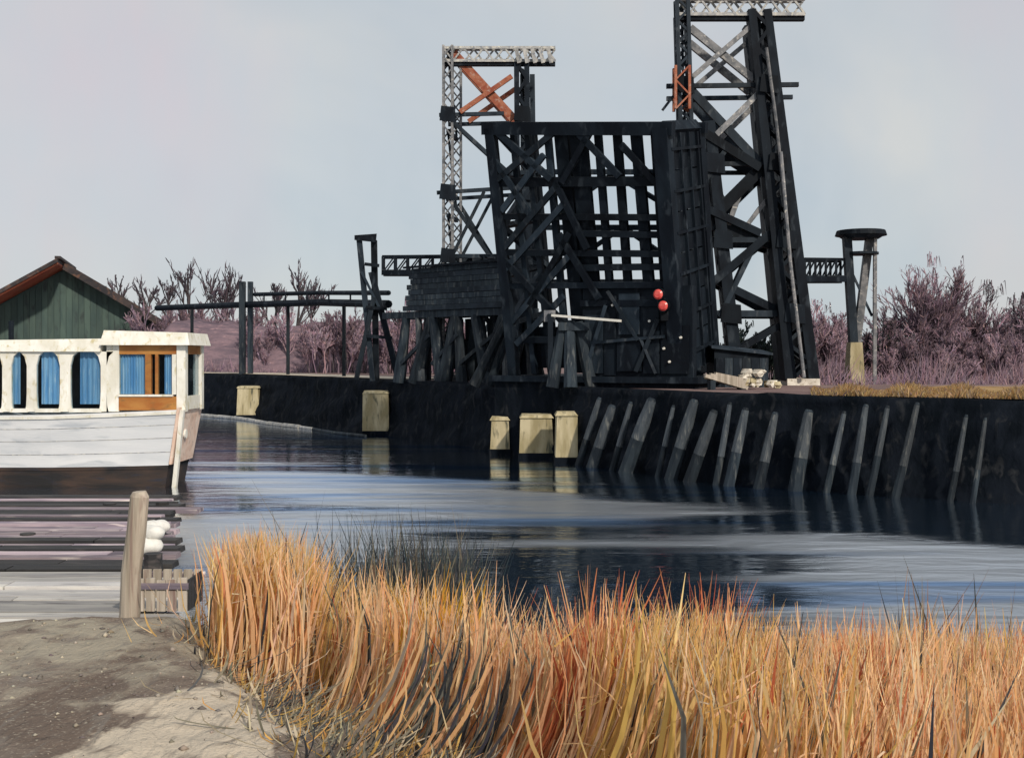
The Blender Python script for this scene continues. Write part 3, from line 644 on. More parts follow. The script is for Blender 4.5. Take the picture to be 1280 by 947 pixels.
MB().bar(sp(-1.9, .3, 6.72), sp(SL + .6, .3, 6.72), .34, .36).build('cap_beam', M['timber_dark'], tr_)
MB().bar(sp(-1.9, 1.9, 6.72), sp(SL + .6, 1.9, 6.72), .34, .36).build('cap_beam', M['timber_dark'], tr_)
for (a, b, w_) in ((.0, -.5, .38), (1.0, 1.4, .30), (2.1, .9, .46), (2.2, 3.1, .42), (4.0, 3.2, .44), (4.2, 4.6, .36), (5.5, 6.6, .46), (SL - .2, SL - 1.6, .42), (SL, SL + .3, .4)):
    for k in (0, 1):
        p = sp(a, .3 + 1.6 * k, 6.56); q = sp(b, .2 + 1.9 * k, BH - .1)
        MB().cyl(p, q, w_ * .62, w_ * .95, 9, .08).build('leg', M['timber_pale' if int(a * 3) % 2 else 'timber_dark'], tr_, smooth=False)
for k in range(7): MB().bar(sp(2.3 + k * .8, 2.3, BH), sp(2.2 + k * .8, 2.3, 6.5), .7 if k % 3 else .45, .1, side=sn).build('back_board', M['timber_dark' if k % 2 else 'steel'], tr_)
for a, b in ((-.2, 2.2), (2.4, 4.4), (4.5, 7.2)): MB().bar(sp(a, .05, 4.0), sp(b, .05, 5.6), .14, .2).build('brace', M['timber_dark'], tr_)

def dolphin(label, legs, capz, Y):
    t = empty('fender_dolphin', Vector((P(legs[0][0], 470, Y).x, Y, BH)), label, 'dolphin', 'timber fender dolphins below the bridge')
    for i, (x0, y0, x1, y1, w_, dy) in enumerate(legs):
        a = P(x0, y0, Y) + Vector((0, dy * .3, 0)); b = P(x1, y1, Y) + Vector((0, dy, 0))
        MB().cyl(a, b, w_ * .42, w_ * .55, 9, .06).build('pile', M['timber_dark'], t)
    xs = [l[0] for l in legs]; y0 = legs[0][1]
    MB().bar(P(min(xs) - 6, y0 + 6, Y - .3), P(max(xs) + 6, y0 + 6, Y - .3), .3, .34).build('waler', M['timber_dark'], t)
    return t
dolphin('splayed timber dolphin left of the white barrier boom, below the leaf', [(640, 388, 592, 482, .5, 0), (650, 386, 640, 482, .5, -.3), (655, 386, 676, 482, .55, .1), (646, 386, 612, 482, .4, .5)], 7, 54.4)
dolphin('splayed timber dolphin directly under the white barrier boom', [(704, 402, 690, 484, .5, -.2), (712, 402, 712, 484, .55, -.5), (722, 402, 740, 484, .55, .1), (730, 404, 756, 484, .5, .3)], 7, 50.0)

# pipe bridge to the left, on a pair of posts
pb_ = empty('pipe_bridge', Vector((P(308, 470, 88).x, 88, BH)), 'pair of long dark pipes on posts running left over the mauve scrub', 'pipe bridge')
MB().tube([P(196, 385, 100), P(300, 381, 89), P(400, 378, 80), P(486, 380, 69)], .24, 8).build('pipe', M['steel'], pb_)
MB().tube([P(318, 368, 88), P(400, 366, 80), P(486, 366, 69)], .15, 8).build('pipe', M['steel'], pb_)
for x, w_ in ((303, .44), (313, .36)):
    p = P(x, 352, 88); MB().bar(p, (p.x, p.y, BH - .2), w_, w_).build('post', M['timber_dark'], pb_)
for x, Y in ((240, 97), (360, 83.5), (430, 76.5)):
    p = P(x, 380, Y); MB().bar(p, (p.x, p.y, BH - .2), .22, .22).build('post', M['timber_dark'], pb_)
for k in range(6):
    x = 330 + k * 27; Y = 86.5 - k * 2.95; MB().bar(P(x, 366, Y), P(x, 380, Y), .1).build('hanger', M['steel'], pb_)

# ------------------------------------------------------------------ piers, piles and things on the far bank
def pier(label, x0, x1, y0, y1, out=.55, lean=0):
    b0 = bank_at((x0 + x1) / 2); n = bank_n((x0 + x1) / 2); c = b0 - n * out; Y = c.y
    t = empty('concrete_pier', (c.x, c.y, 0), label, 'pier', 'pale piers along the foot of the far bank')
    a = P(x0, y0, Y); b = P(x1, y0, Y); zt = a.z; h = .55; j = (b.x - a.x) * .05
    rnd = lambda: RND.uniform(-.05, .05)
    zf = max(.25, min(P(x0, y1, Y).z, zt - .6))
    MB().box((a.x - j - .04, Y - h - .04, -1.2), (b.x + j + .04, Y + h + .04, zf)).build('tarred_foot', M['bankwall'], t)
    MB().hexa([(a.x - j, Y - h, zf), (b.x + j, Y - h, zf), (b.x + j, Y + h, zf), (a.x - j, Y + h, zf), (a.x + rnd(), Y - h, zt - .16 + rnd()), (b.x + rnd(), Y - h, zt - .16), (b.x, Y + h, zt - .16), (a.x, Y + h, zt - .16)]).build('shaft', M['concrete'], t)
    MB().hexa([(a.x - .06, Y - h - .06, zt - .158), (b.x + .06, Y - h - .06, zt - .158), (b.x + .06, Y + h + .06, zt - .158), (a.x - .06, Y + h + .06, zt - .158), (a.x + .04, Y - h + .05, zt + rnd()), (b.x - .05, Y - h + .05, zt + rnd()), (b.x - .05, Y + h - .05, zt), (a.x + .04, Y + h - .05, zt)]).build('cap', M['concrete'], t)
    return t
pier('small pale pier at the foot of the double post, nearest the boat', 299, 325, 482, 522)
pier('pale concrete pier below the thin capped post tower', 456, 486, 488, 544)
pier('narrow yellowish pier left of the broad pale pier', 614, 636, 520, 560, 2.7)
pier('broad yellowish concrete pier at the foot of the bank', 651, 690, 517, 572, .8)
pier('slim upright pier touching the right end of the broad pier', 695, 720, 514, 575, .9)

# raking timber piles along the black bank
ORD = ['first', 'second', 'third', 'fourth', 'fifth', 'sixth', 'seventh', 'eighth', 'ninth', 'tenth', 'eleventh', 'twelfth', 'thirteenth', 'fourteenth', 'fifteenth', 'sixteenth', 'seventeenth', 'eighteenth', 'nineteenth']
PILES = [(746, 732, .34), (762, 750, .55), (785, 777, .3), (811, 791, .62), (838, 832, .25), (864, 846, .55), (889, 868, .5), (909, 902, .28), (929, 915, .42), (966, 952, .4), (1008, 996, .52), (1052, 1033, .26), (1079, 1067, .32), (1106, 1088, .26), (1143, 1120, .30), (1204, 1187, .22), (1228, 1217, .2)]
for i, (xt, xb, w_) in enumerate(PILES):
    bt = bank_at(xt); nt_ = bank_n(xt); bb = bank_at(xb); nb_ = bank_n(xb)
    a = bt + nt_ * .10; b = bb - nb_ * RND.uniform(.45, .8)
    zt = 2.9 - RND.random() * .5; w_ *= .8
    t = empty('raking_pile', (b.x, b.y, 0), '%s raking timber pile right of the slim pier, leaning on the black bank' % ORD[i], 'pile', 'raking piles along the black bank')
    A_ = Vector((a.x, a.y - .15, zt)); B_ = Vector((b.x, b.y, -.8)); mid = A_.lerp(B_, .5) + Vector((RND.uniform(-.06, .06), -.05, 0))
    f_ = RND.uniform(.40, .52); C_ = A_.lerp(B_, f_) + Vector((0, -.03, 0)); mid = A_.lerp(C_, .5)
    sh = MB().tube([A_, mid, C_], [w_ * .36, w_ * .5, w_ * .54], 9).build('shaft', M['timber_pale'], t)
    MB().tube([C_, B_], [w_ * .54, w_ * .6], 9).build('tarred_foot', M['timber_dark'], t)
    MB().cyl(A_ + (A_ - mid).normalized() * .005, A_ + (A_ - mid).normalized() * .09, w_ * .36, w_ * .25, 9).build('head', M['timber_dark'], sh)
# floating boom along the foot of the left bank
fb = MB(); pts = []
for i in range(14):
    px = 268 + i * 17; b = bank_at(px) - bank_n(px) * (1.7 + .2 * math.sin(i * 1.3)); pts.append((b.x, b.y, .06))
for i in range(0, 13):
    pass
fbo = empty('floating_boom', pts[6], 'chain of pale floating timbers along the foot of the left bank', 'boom')
for i in range(13):
    a = Vector(pts[i]); b = Vector(pts[i + 1]); MB().cyl(a.lerp(b, .03), a.lerp(b, .97), .17 if i < 8 else .1, .15 if i < 8 else .1, 8, .05).build('timber', M['steel_pale'] if i < 9 else M['timber_dark'], fbo)

# heap of pale stones and stacked boards below tower A
hp = empty('stone_heap', Vector((P(945, 480, 47).x, 47, BH)), 'heap of cream and white broken stones on the bank by the leaning leg', 'stone heap')
for k in range(30):
    r = random.Random(k * 7 + 1); a = r.random() * 6.28; rr = r.random() ** .6; s_ = .12 + .16 * r.random()
    c = Vector((hp.location.x + math.cos(a) * rr * .95, 47 + math.sin(a) * rr * .5, BH + .10 + (1 - rr) * .85 * r.random() + s_ * .35))
    mb = MB(); pts_ = []
    for z in (-.7, .0, .75):
        for q in range(6):
            an = q * 1.047 + z; rad = s_ * (1.0 if z == 0 else .62) * r.uniform(.75, 1.2); pts_.append(c + Vector((math.cos(an) * rad, math.sin(an) * rad, z * s_ * .8)))
    mb.add(pts_, [tuple(range(5, -1, -1)), tuple(range(12, 18))] + [(i + j * 6, (i + 1) % 6 + j * 6, (i + 1) % 6 + (j + 1) * 6, i + (j + 1) * 6) for j in (0, 1) for i in range(6)])
    mb.build('stone', M['whitestone'] if k % 4 else M['concrete'], hp)
bs = empty('board_stack', Vector((P(908, 478, 46.5).x, 46.5, BH)), 'small stack of tan boards left of the pale stone heap', 'boards')
for k in range(6):
    z = BH + .08 + (k // 2) * .17; x = bs.location.x
    MB().bar((x - .9 + .1 * k, 46.3 + (k % 2) * .42, z + .5 - .07 * k), (x + .8 - .05 * k, 46.35 + (k % 2) * .42, z), .36, .14).build('board', M['concrete' if k % 2 else 'post_wood'], bs)
for i in (-1, 1): MB().box((bs.location.x + i * .6 - .1, 46.1, BH - .05), (bs.location.x + i * .6 + .1, 46.9, BH + .06 + (.33 if i < 0 else 0))).build('bearer', M['timber_dark'], bs)

# ------------------------------------------------------------------ the green house with its red soffit
GY = 112.0
def gp(x, y, d=0): return P(x, y, GY + d)
gh = empty('green_house', Vector((gp(68, 470).x, GY, BH)), 'dark green gabled house with deep red soffit behind the white boat', 'house')
ap = gp(80, 336); er = gp(196, 406); el = gp(-46, 412); zb = BH
D_ = 8
fr = [Vector((el.x, GY, zb)), Vector((er.x, GY, zb)), Vector((er.x, GY, er.z)), Vector((ap.x, GY, ap.z)), Vector((el.x, GY, el.z))]
bk = [v + Vector((0, D_, 0)) for v in fr]
MB().add(fr + bk, [(0, 1, 2, 3, 4), (9, 8, 7, 6, 5), (0, 5, 6, 1), (1, 6, 7, 2), (0, 4, 9, 5), (2, 7, 8, 3), (3, 8, 9, 4)]).build('wall', M['green_board'], gh)
n_b = 34
for k in range(n_b):      # upright cladding boards on the gable
    x0 = el.x + (er.x - el.x) * k / n_b; x1 = el.x + (er.x - el.x) * (k + .93) / n_b
    def zt(x): return (el.z + (ap.z - el.z) * (x - el.x) / (ap.x - el.x)) if x < ap.x else (ap.z + (er.z - ap.z) * (x - ap.x) / (er.x - ap.x))
    y0 = GY - .06 - .03 * RND.random(); y1 = GY - .002
    MB().hexa([(x0, y0, zb), (x1, y0, zb), (x1, y1, zb), (x0, y1, zb), (x0, y0, zt(x0) - .12), (x1, y0, zt(x1) - .12), (x1, y1, zt(x1) - .12), (x0, y1, zt(x0) - .12)]).build('wall_board', M['green_board'], gh)
def slab(a, b, y0, y1, t0, t1, name, m):   # sloping slab from a to b in x/z, lifted t0..t1
    MB().hexa([(a[0], y0, a[1] + t0), (b[0], y0, b[1] + t0), (b[0], y1, b[1] + t0), (a[0], y1, a[1] + t0), (a[0], y0, a[1] + t1), (b[0], y0, b[1] + t1), (b[0], y1, b[1] + t1), (a[0], y1, a[1] + t1)]).build(name, m, gh)
sl = (ap.z - el.z) / (ap.x - el.x); sr = (er.z - ap.z) / (er.x - ap.x)
eL = (el.x - 1.6, el.z - 1.6 * sl); eR = (er.x + .9, er.z + .9 * sr); A2 = (ap.x, ap.z)
OV = 5.5
slab(eL, A2, GY - OV, GY + D_, .05, .22, 'soffit', M['roof_red']); slab(A2, eR, GY - OV * .25, GY + D_, .05, .22, 'soffit', M['roof_red'])
slab(eL, A2, GY - OV - .3, GY + D_ + .3, .225, .62, 'roof', M['roof_dark']); slab(A2, eR, GY - OV * .25 - .3, GY + D_ + .3, .225, .62, 'roof', M['roof_dark'])
slab(A2, eR, GY - OV * .25 - .42, GY - OV * .25 - .302, -.15, .50, 'bargeboard', M['roof_dark'])
MB().bar((ap.x, GY - OV - .3, ap.z + .66), (ap.x, GY + D_ + .3, ap.z + .66), .5, .24).build('ridge', M['roof_dark'], gh)

gh.rotation_euler.z = math.radians(15)
# ------------------------------------------------------------------ the white cabin boat
BO = Vector((-15, 40.4, 0))
boat = empty('cabin_boat', BO, 'white cabin boat with curtained, reflection-blue windows and orange trim moored at the jetty', 'boat')
stn = []   # stations: x, half width top, half width bottom, sheer z, dx rake
for x, ht, hb in ((-20.6, .10, .02), (-20.0, .62, .22), (-19.0, 1.10, .66), (-17.5, 1.38, 1.02), (-15.5, 1.45, 1.16), (-13.5, 1.45, 1.18), (-11.62, 1.40, 1.12)):
    f = (x + 20.6) / 9.35; stn.append((x, ht, hb, 2.28 + .36 * f ** 1.5 + .25 * (1 - f) ** 3))
def hull_rows(zf0, zf1, grow=0):
    rows = []
    for (x, ht, hb, sz) in stn:
        r = []
        for f in (zf0, (zf0 + zf1) / 2, zf1):
            z = -.55 + f * (sz + .55); g = max(0, min(1, f)); hw = hb + (ht - hb) * g ** .7 + grow
            r.append((x + (.55 * g - .2 if x > -11.9 else (-.5 * g if x < -20.3 else 0)), hw, z))
        rows.append(r)
    return rows
def hull_part(name, z0, z1, m, grow=0):
    rw = hull_rows(z0, z1, grow); v = []; f = []
    for r in rw:
        v += [(x, BO.y - h, z) for x, h, z in r] + [(x, BO.y + h, z) for x, h, z in reversed(r)]
    for i in range(len(rw) - 1):
        for j in range(5): f.append((i * 6 + j, (i + 1) * 6 + j, (i + 1) * 6 + j + 1, i * 6 + j + 1))
        f.append((i * 6 + 5, (i + 1) * 6 + 5, (i + 1) * 6, i * 6))
    L_ = (len(rw) - 1) * 6; f += [(0, 1, 2, 3, 4, 5), tuple(L_ + k for k in (5, 4, 3, 2, 1, 0))]
    return MB().add(v, f).build(name, m, boat)
hull_part('hull_bottom', 0, .405, M['boot'], -.02); hull_part('hull', .41, 1.0, M['white_paint']); hull_part('rubbing_strake', .955, .985, M['cream_paint'], .05)
hull_part('boot_stripe', .375, .404, M['boot'], .012)
# plank seams of the side
for z in (.55, .70, .84): hull_part('hull_seam', z, z + .007, M['steel_pale'], .006)
# transom board, rails
x0, ht, hb, sz = stn[-1]
def tx(z): return x0 + .55 * max(0, (z + .55) / (sz + .55)) - .2 + .02
MB().hexa([(tx(.78), BO.y - 1.30, .78), (tx(.78) + .09, BO.y - 1.30, .78), (tx(.78) + .09, BO.y + 1.30, .78), (tx(.78), BO.y + 1.30, .78), (tx(sz), BO.y - 1.44, sz + .08), (tx(sz) + .09, BO.y - 1.44, sz + .08), (tx(sz) + .09, BO.y + 1.44, sz + .08), (tx(sz), BO.y + 1.44, sz + .08)]).build('transom', M['warm_lit_paint'], boat)
MB().cyl((tx(1.7) + .09, BO.y - .3, 1.75), (tx(1.7) + .16, BO.y - .3, 1.75), .16, .16, 14).build('port_ring', M['cream_paint'], boat)
MB().bar((tx(.4) + .16, BO.y - 1.05, -.3), (tx(2.2) + .2, BO.y - 1.25, sz), .14, .2).build('stern_post', M['cream_paint'], boat)
dk = MB(); v = []
for (x, ht_, hb_, sz_) in stn: v += [(x, BO.y - ht_ + .03, sz_ - .03), (x, BO.y + ht_ - .03, sz_ - .03)]
dk.add(v, [(2 * i, 2 * i + 2, 2 * i + 3, 2 * i + 1) for i in range(len(stn) - 1)]).build('deck', M['plank'], boat)
def bbox(name, x0, x1, y0, y1, z0, z1, m): return MB().box((x0, y0, z0), (x1, y1, z1)).build(name, M[m], boat)
def drape(x0, x1, y, z0, z1, n, amp=.035):
    v = []; f = []
    for i in range(n * 4 + 1):
        x = x0 + (x1 - x0) * i / (n * 4); yy = y + amp * math.sin(i * math.pi / 2 + .3) * (1 + .3 * math.sin(i * 1.7)); v += [(x, yy, z0), (x, yy, z1)]
    f = [(2 * i, 2 * i + 2, 2 * i + 3, 2 * i + 1) for i in range(n * 4)]
    return MB().add(v, f).build('curtain', M['curtain'], boat, smooth=True)
YF = 39.25; YB = 41.6; z0 = 2.55
# wheelhouse at the stern
X0, X1 = -13.72, -11.05; zt_ = 5.20
for x in (X0, X1 - .30):
    for y in (YF, YB - .3): bbox('corner_post', x, x + (.42 if x == X0 else .30), y, y + .3, z0, 4.80, 'cream_paint')
MB().hexa([(X0 - .16, YF - .24, 4.80), (X1 + .20, YF - .24, 4.80), (X1 + .20, YB + .2, 4.80), (X0 - .16, YB + .2, 4.80), (X0 - .05, YF - .12, zt_ + .10), (X1 + .10, YF - .12, zt_ + .02), (X1 + .10, YB + .1, zt_ + .02), (X0 - .05, YB + .1, zt_ + .10)]).build('roof', M['cream_paint'], boat)
bbox('header', X0 + .42, X1 - .30, YF + .02, YF + .16, 4.49, 4.797, 'varnish')
bbox('header', X1 - .2, X1 - .04, YF + .30, YB - .30, 4.49, 4.797, 'varnish')
bbox('sill', X0 + .42, X1 - .30, YF - .02, YF + .18, 2.60, 3.06, 'varnish'); bbox('sill_rail', X0 + .42, X1 - .42, YF - .07, YF + .20, 3.062, 3.13, 'cream_paint')
bbox('side_sill', X1 - .2, X1 - .04, YF + .30, YB - .30, 2.60, 3.06, 'cream_paint')
bbox('back_wall', X0 + .42, X1 - .30, YB - .16, YB - .04, 2.60, 4.797, 'interior')
xm = -12.42
bbox('mullion', xm, xm + .20, YF + .01, YF + .17, 3.132, 4.487, 'varnish'); bbox('mullion', xm + .34, xm + .44, YF + .01, YF + .17, 3.132, 4.487, 'varnish')
bbox('mullion', X1 - .46, X1 - .32, YF + .01, YF + .17, 3.132, 4.487, 'cream_paint')
bbox('pane', X0 + .42, xm, YF + .08, YF + .10, 3.132, 4.487, 'glass'); bbox('pane', xm + .44, X1 - .46, YF + .08, YF + .10, 3.132, 4.487, 'glass')
bbox('pane', X1 - .13, X1 - .11, YF + .30, YB - .30, 3.062, 4.487, 'glass')
drape(X0 + .44, xm - .02, YF + .15, 3.14, 4.48, 9); drape(xm + .62, X1 - .46, YF + .15, 3.14, 4.48, 4)
# saloon forward
XS = -19.3; zs = 4.90
MB().hexa([(XS - .1, YF - .05, 4.58), (X0 - .17, YF - .14, 4.58), (X0 - .17, YB + .1, 4.58), (XS - .1, YB + .05, 4.58), (XS, YF + .1, zs + .05), (X0 - .17, YF - .02, zs + .12), (X0 - .17, YB, zs + .12), (XS, YB - .1, zs + .05)]).build('saloon_roof', M['cream_paint'], boat)
wins = [(-18.95, -18.35), (-17.85, -17.25), (-16.95, -16.42), (-16.10, -15.30), (-14.95, -13.92)]
edges = [XS] + [e for w_ in wins for e in w_] + [X0]
for k in range(0, len(edges), 2):       # pillars, flared at head and foot
    a, b = edges[k], edges[k + 1]; v = []; f = []
    prof = ((2.55, .07), (2.75, .02), (3.2, 0), (4.1, 0), (4.42, .08), (4.58, .24))
    for z, g in prof: v += [(a - g, YF, z), (b + g, YF, z), (b + g, YF + .16, z), (a - g, YF + .16, z)]
    for i in range(len(prof) - 1):
        for j in range(4): f.append((i * 4 + j, i * 4 + (j + 1) % 4, i * 4 + 4 + (j + 1) % 4, i * 4 + 4 + j))
    f += [(3, 2, 1, 0), tuple(len(v) - 4 + j for j in range(4))]
    MB().add(v, f).build('window_pillar', M['cream_paint'], boat)
for k, (a, b) in enumerate(wins):
    bbox('pane', a - .02, b + .02, YF + .07, YF + .09, 2.66, 4.57, 'glass')
    bbox('window_sill', a - .03, b + .03, YF - .05, YF + .15, 2.53, 2.655, 'cream_paint')
    if k in (3, 4): drape(a + (.28 if k == 4 else .12), b - .06, YF + .15, 2.80, 4.57, 4)
    if k in (1, 2): drape(a - .02, b - .28, YF + .15, 2.80, 4.57, 2)
bbox('saloon_wall', XS, X0 - .01, YB - .2, YB - .05, 2.5, 4.575, 'interior'); bbox('saloon_end', XS - .08, XS - .002, YF, YB, 2.5, 4.575, 'cream_paint')
MB().cyl((-17.4, 40.3, zs + .1), (-17.4, 40.3, zs + .75), .09, .09, 10).build('stove_pipe', M['steel'], boat)
rp = MB(); a = Vector((-19.4, 38.95, 1.5)); b = Vector((-13.1, 28.0, 1.25)); pts = [a.lerp(b, i / 10) - UZ * .6 * math.sin(math.pi * i / 10) for i in range(11)]
tag(rp.tube(pts, .035, 6).build('mooring_rope', M['rope']), 'pale rope sagging from the bow of the white boat to the jetty', 'rope')

# ------------------------------------------------------------------ jetty, post, tarpaulin, crate
jt = empty('jetty', (-9, 20, 0), 'low jetty of grey, mauve and black planks between the boat and the sandy bank', 'jetty')
yy = 14.6; k = 0
def jetty_right(y): return -4.35 - (y - 14.6) * .285
while yy < 28.6:
    wd = RND.uniform(.26, .52); r = RND.random()
    if yy < 18.7: m = 'plank' if r < .86 else 'plank_black'
    elif yy < 19.8: m = 'plank_black' if r < .8 else 'plank_mauve'
    elif yy < 25: m = 'plank_mauve' if r < .55 else ('plank' if r < .75 else 'plank_black')
    else: m = 'plank_black' if r < .7 else 'plank_mauve'
    xr = jetty_right(yy) + RND.uniform(-.25, .15); z = .92 + RND.uniform(-.03, .03); tl = RND.uniform(-.05, .05)
    cuts = [xr, RND.uniform(-9.5, -7), RND.uniform(-14, -11.5), -21]
    for a, b in zip(cuts[1:], cuts[:-1]):
        MB().hexa([(a + .02, yy, z - .09), (b, yy + tl * .3, z - .09), (b, yy + wd + tl * .3, z - .09), (a + .02, yy + wd, z - .09), (a + .02, yy + .012, z), (b - .01, yy + .012 + tl * .3, z + RND.uniform(-.012, .012)), (b - .01, yy + wd - .012 + tl * .3, z), (a + .02, yy + wd - .012, z)]).build('plank', M[m], jt)
    yy += wd + RND.uniform(.015, .06); k += 1
for y in (15.0, 19.0, 23.0, 27.6):
    MB().bar((-21, y, .70), (jetty_right(y) - .15, y, .70), .26, .24).build('joist', M['plank_black'], jt)
    for x in (jetty_right(y) - .2, -9.5, -14): MB().cyl((x, y - .25, -1.2), (x, y - .25, .95 + RND.uniform(.0, .3) * (x > -9)), .16, .15, 9, .05).build('pile', M['plank_black'], jt)
MB().bar((jetty_right(14.6) - .3, 14.6, .69), (jetty_right(28.4) - .3, 28.4, .69), .22, .22).build('edge_stringer', M['plank_black'], jt)
# edge baulk
MB().bar((-21, 14.5, .86), (jetty_right(14.5), 14.5, .86), .22, .34).build('edge_beam', M['plank'], jt)

po = MB(); a = P(157, 781, 10.6); b = P(174, 614, 10.55); a.z = near_z(a.x, 10.6) - .25
pts = [a.lerp(b, t) + Vector((.012 * math.sin(t * 9), 0, 0)) for t in (0, .25, .5, .75, .97)] + [b]
pst = po.tube(pts, [.098, .094, .090, .088, .084, .06], 14).build('leaning_post', M['post_wood'], smooth=False)
tag(pst, 'bare leaning wooden post at the edge of the sandy bank', 'post')

def sack(label, x, y, z, L_, r0, rot, seed):
    v = []; f = []; nu, nv_ = 14, 12
    for i in range(nu + 1):
        u = i / nu * 2 - 1; rad = r0 * (max(0.0, 1 - abs(u) ** 3.2)) ** .5 * (1 - .1 * (abs(u) > .9)) + (.03 if abs(u) > .97 else 0)
        for k in range(nv_):
            a_ = 2 * math.pi * k / nv_; w1 = 1 + .16 * noise.noise((u * 3 + seed, math.cos(a_) * 1.5, math.sin(a_) * 1.5)) + .07 * noise.noise((u * 9 + seed, a_ * 2, 1))
            px_, py_, pz_ = u * L_ / 2, math.cos(a_) * rad * w1 * 1.15, max(0, r0 * .72 + math.sin(a_) * rad * w1 * .8)
            v.append((x + px_ * math.cos(rot) - py_ * math.sin(rot), y + px_ * math.sin(rot) + py_ * math.cos(rot), z + pz_))
    for i in range(nu):
        for k in range(nv_): f.append((i * nv_ + k, i * nv_ + (k + 1) % nv_, (i + 1) * nv_ + (k + 1) % nv_, (i + 1) * nv_ + k))
    f += [tuple(range(nv_ - 1, -1, -1)), tuple(nu * nv_ + k for k in range(nv_))]
    return tag(MB().add(v, f).build('white_sack', M['tarp'], smooth=True), label, 'sack', 'white sacks on the jetty')
sack('lower white sack lying on the jetty edge behind the leaning post', -6.42, 20.3, .955, .62, .19, .5, 1)
sack('upper white sack slumped on top of the lower one', -6.36, 20.42, 1.20, .52, .16, -.4, 5)
sack('white sack furthest back on the jetty edge', -6.95, 22.6, .955, .6, .18, .9, 9)
cr = empty('slatted_crate', (-4.85, 16.2, .95), 'low crate of upright slats on the jetty corner beside the reeds', 'crate')
for k in range(6):
    x = -5.25 + k * .145; MB().box((x, 15.72, .955), (x + .115, 15.76, 1.38 + RND.uniform(-.02, .03))).build('slat', M['post_wood'], cr); MB().box((x, 16.5, .955), (x + .115, 16.54, 1.38)).build('slat', M['post_wood'], cr)
for x in (-5.27, -4.42):
    for k in range(5): MB().box((x, 15.765 + k * .147, .955), (x + .03, 15.885 + k * .147, 1.37)).build('slat', M['plank_black'], cr)
MB().box((-5.24, 15.765, .955), (-4.424, 16.495, .985)).build('floor', M['plank'], cr)
for y in (15.70, 16.56): MB().bar((-5.28, y, 1.30), (-4.38, y, 1.30), .03, .08).build('rail', M['plank_mauve'], cr)

# ------------------------------------------------------------------ bare trees and bushes
def ribbons(base, tip, mid, wid, cols, facing=None, rng=None):
    """base, mid, tip (n,3): three-row tapered ribbons; returns verts, faces, colours"""
    n = len(base); d = tip - base
    rv = rng.normal(size=(n, 3)) if facing is None else np.tile(np.array(facing, float), (n, 1)) + rng.normal(size=(n, 3)) * .35
    sd_ = np.cross(d, rv); sd_ /= (np.linalg.norm(sd_, axis=1, keepdims=True) + 1e-9)
    w_ = wid[:, None]
    V = np.stack([base - sd_ * w_ * .5, base + sd_ * w_ * .5, mid - sd_ * w_ * .42, mid + sd_ * w_ * .42, tip - sd_ * w_ * .10, tip + sd_ * w_ * .10], 1).reshape(-1, 3)
    o = np.arange(n)[:, None] * 6
    Fc = np.concatenate([o + np.array([[0, 1, 3, 2]]), o + np.array([[2, 3, 5, 4]])], 0)
    C = np.repeat(np.concatenate([cols, np.ones((n, 1))], 1), 6, 0)
    return V, Fc, C
def pick(rng, pal, n, jit=.15):
    pal = np.array(pal, float); c = pal[rng.integers(0, len(pal), n)]
    return np.clip(c * (1 + rng.normal(size=(n, 1)) * jit) * (1 + rng.normal(size=(n, 3)) * .04), .003, 1)
MAUVE = [(.21, .145, .185), (.25, .175, .21), (.19, .14, .18), (.29, .19, .21), (.15, .115, .15), (.23, .17, .215)]
GREEN = [(.025, .045, .045), (.04, .06, .05), (.03, .04, .05), (.05, .06, .06)]
DUSK = [(.05, .045, .06), (.08, .065, .08), (.12, .09, .11), (.04, .035, .045)]
def grow_twigs(rng, p0, d0, l0, w0, gens, spread, up, wmin):
    """vectorised branching: every generation springs from the one before; returns ribbon arrays and the stem each belongs to"""
    out = []; idx = np.arange(len(p0)); P0, D0, L0, W0 = p0, d0, l0, w0
    for gi, m in enumerate([0] + gens):
        if gi:
            par = np.repeat(np.arange(len(P0)), m); t = rng.uniform(.25, 1.0, len(par))
            nP = P0[par] + D0[par] * (L0[par] * t)[:, None]
            nD = D0[par] + rng.normal(size=(len(par), 3)) * spread + np.array([0, 0, up]); nD /= np.linalg.norm(nD, axis=1, keepdims=True)
            L0 = L0[par] * rng.uniform(.30, .62, len(par)) * (1.15 - .45 * t); W0 = np.maximum(W0[par] * .55, wmin); P0, D0, idx = nP, nD, idx[par]
        out.append((P0, P0 + D0 * L0[:, None], P0 + D0 * (L0 * .5)[:, None] + rng.normal(size=P0.shape) * (L0 * .05)[:, None], W0 * rng.uniform(.7, 1.3, len(P0)), idx))
    return [np.concatenate([o[k] for o in out]) for k in range(5)]
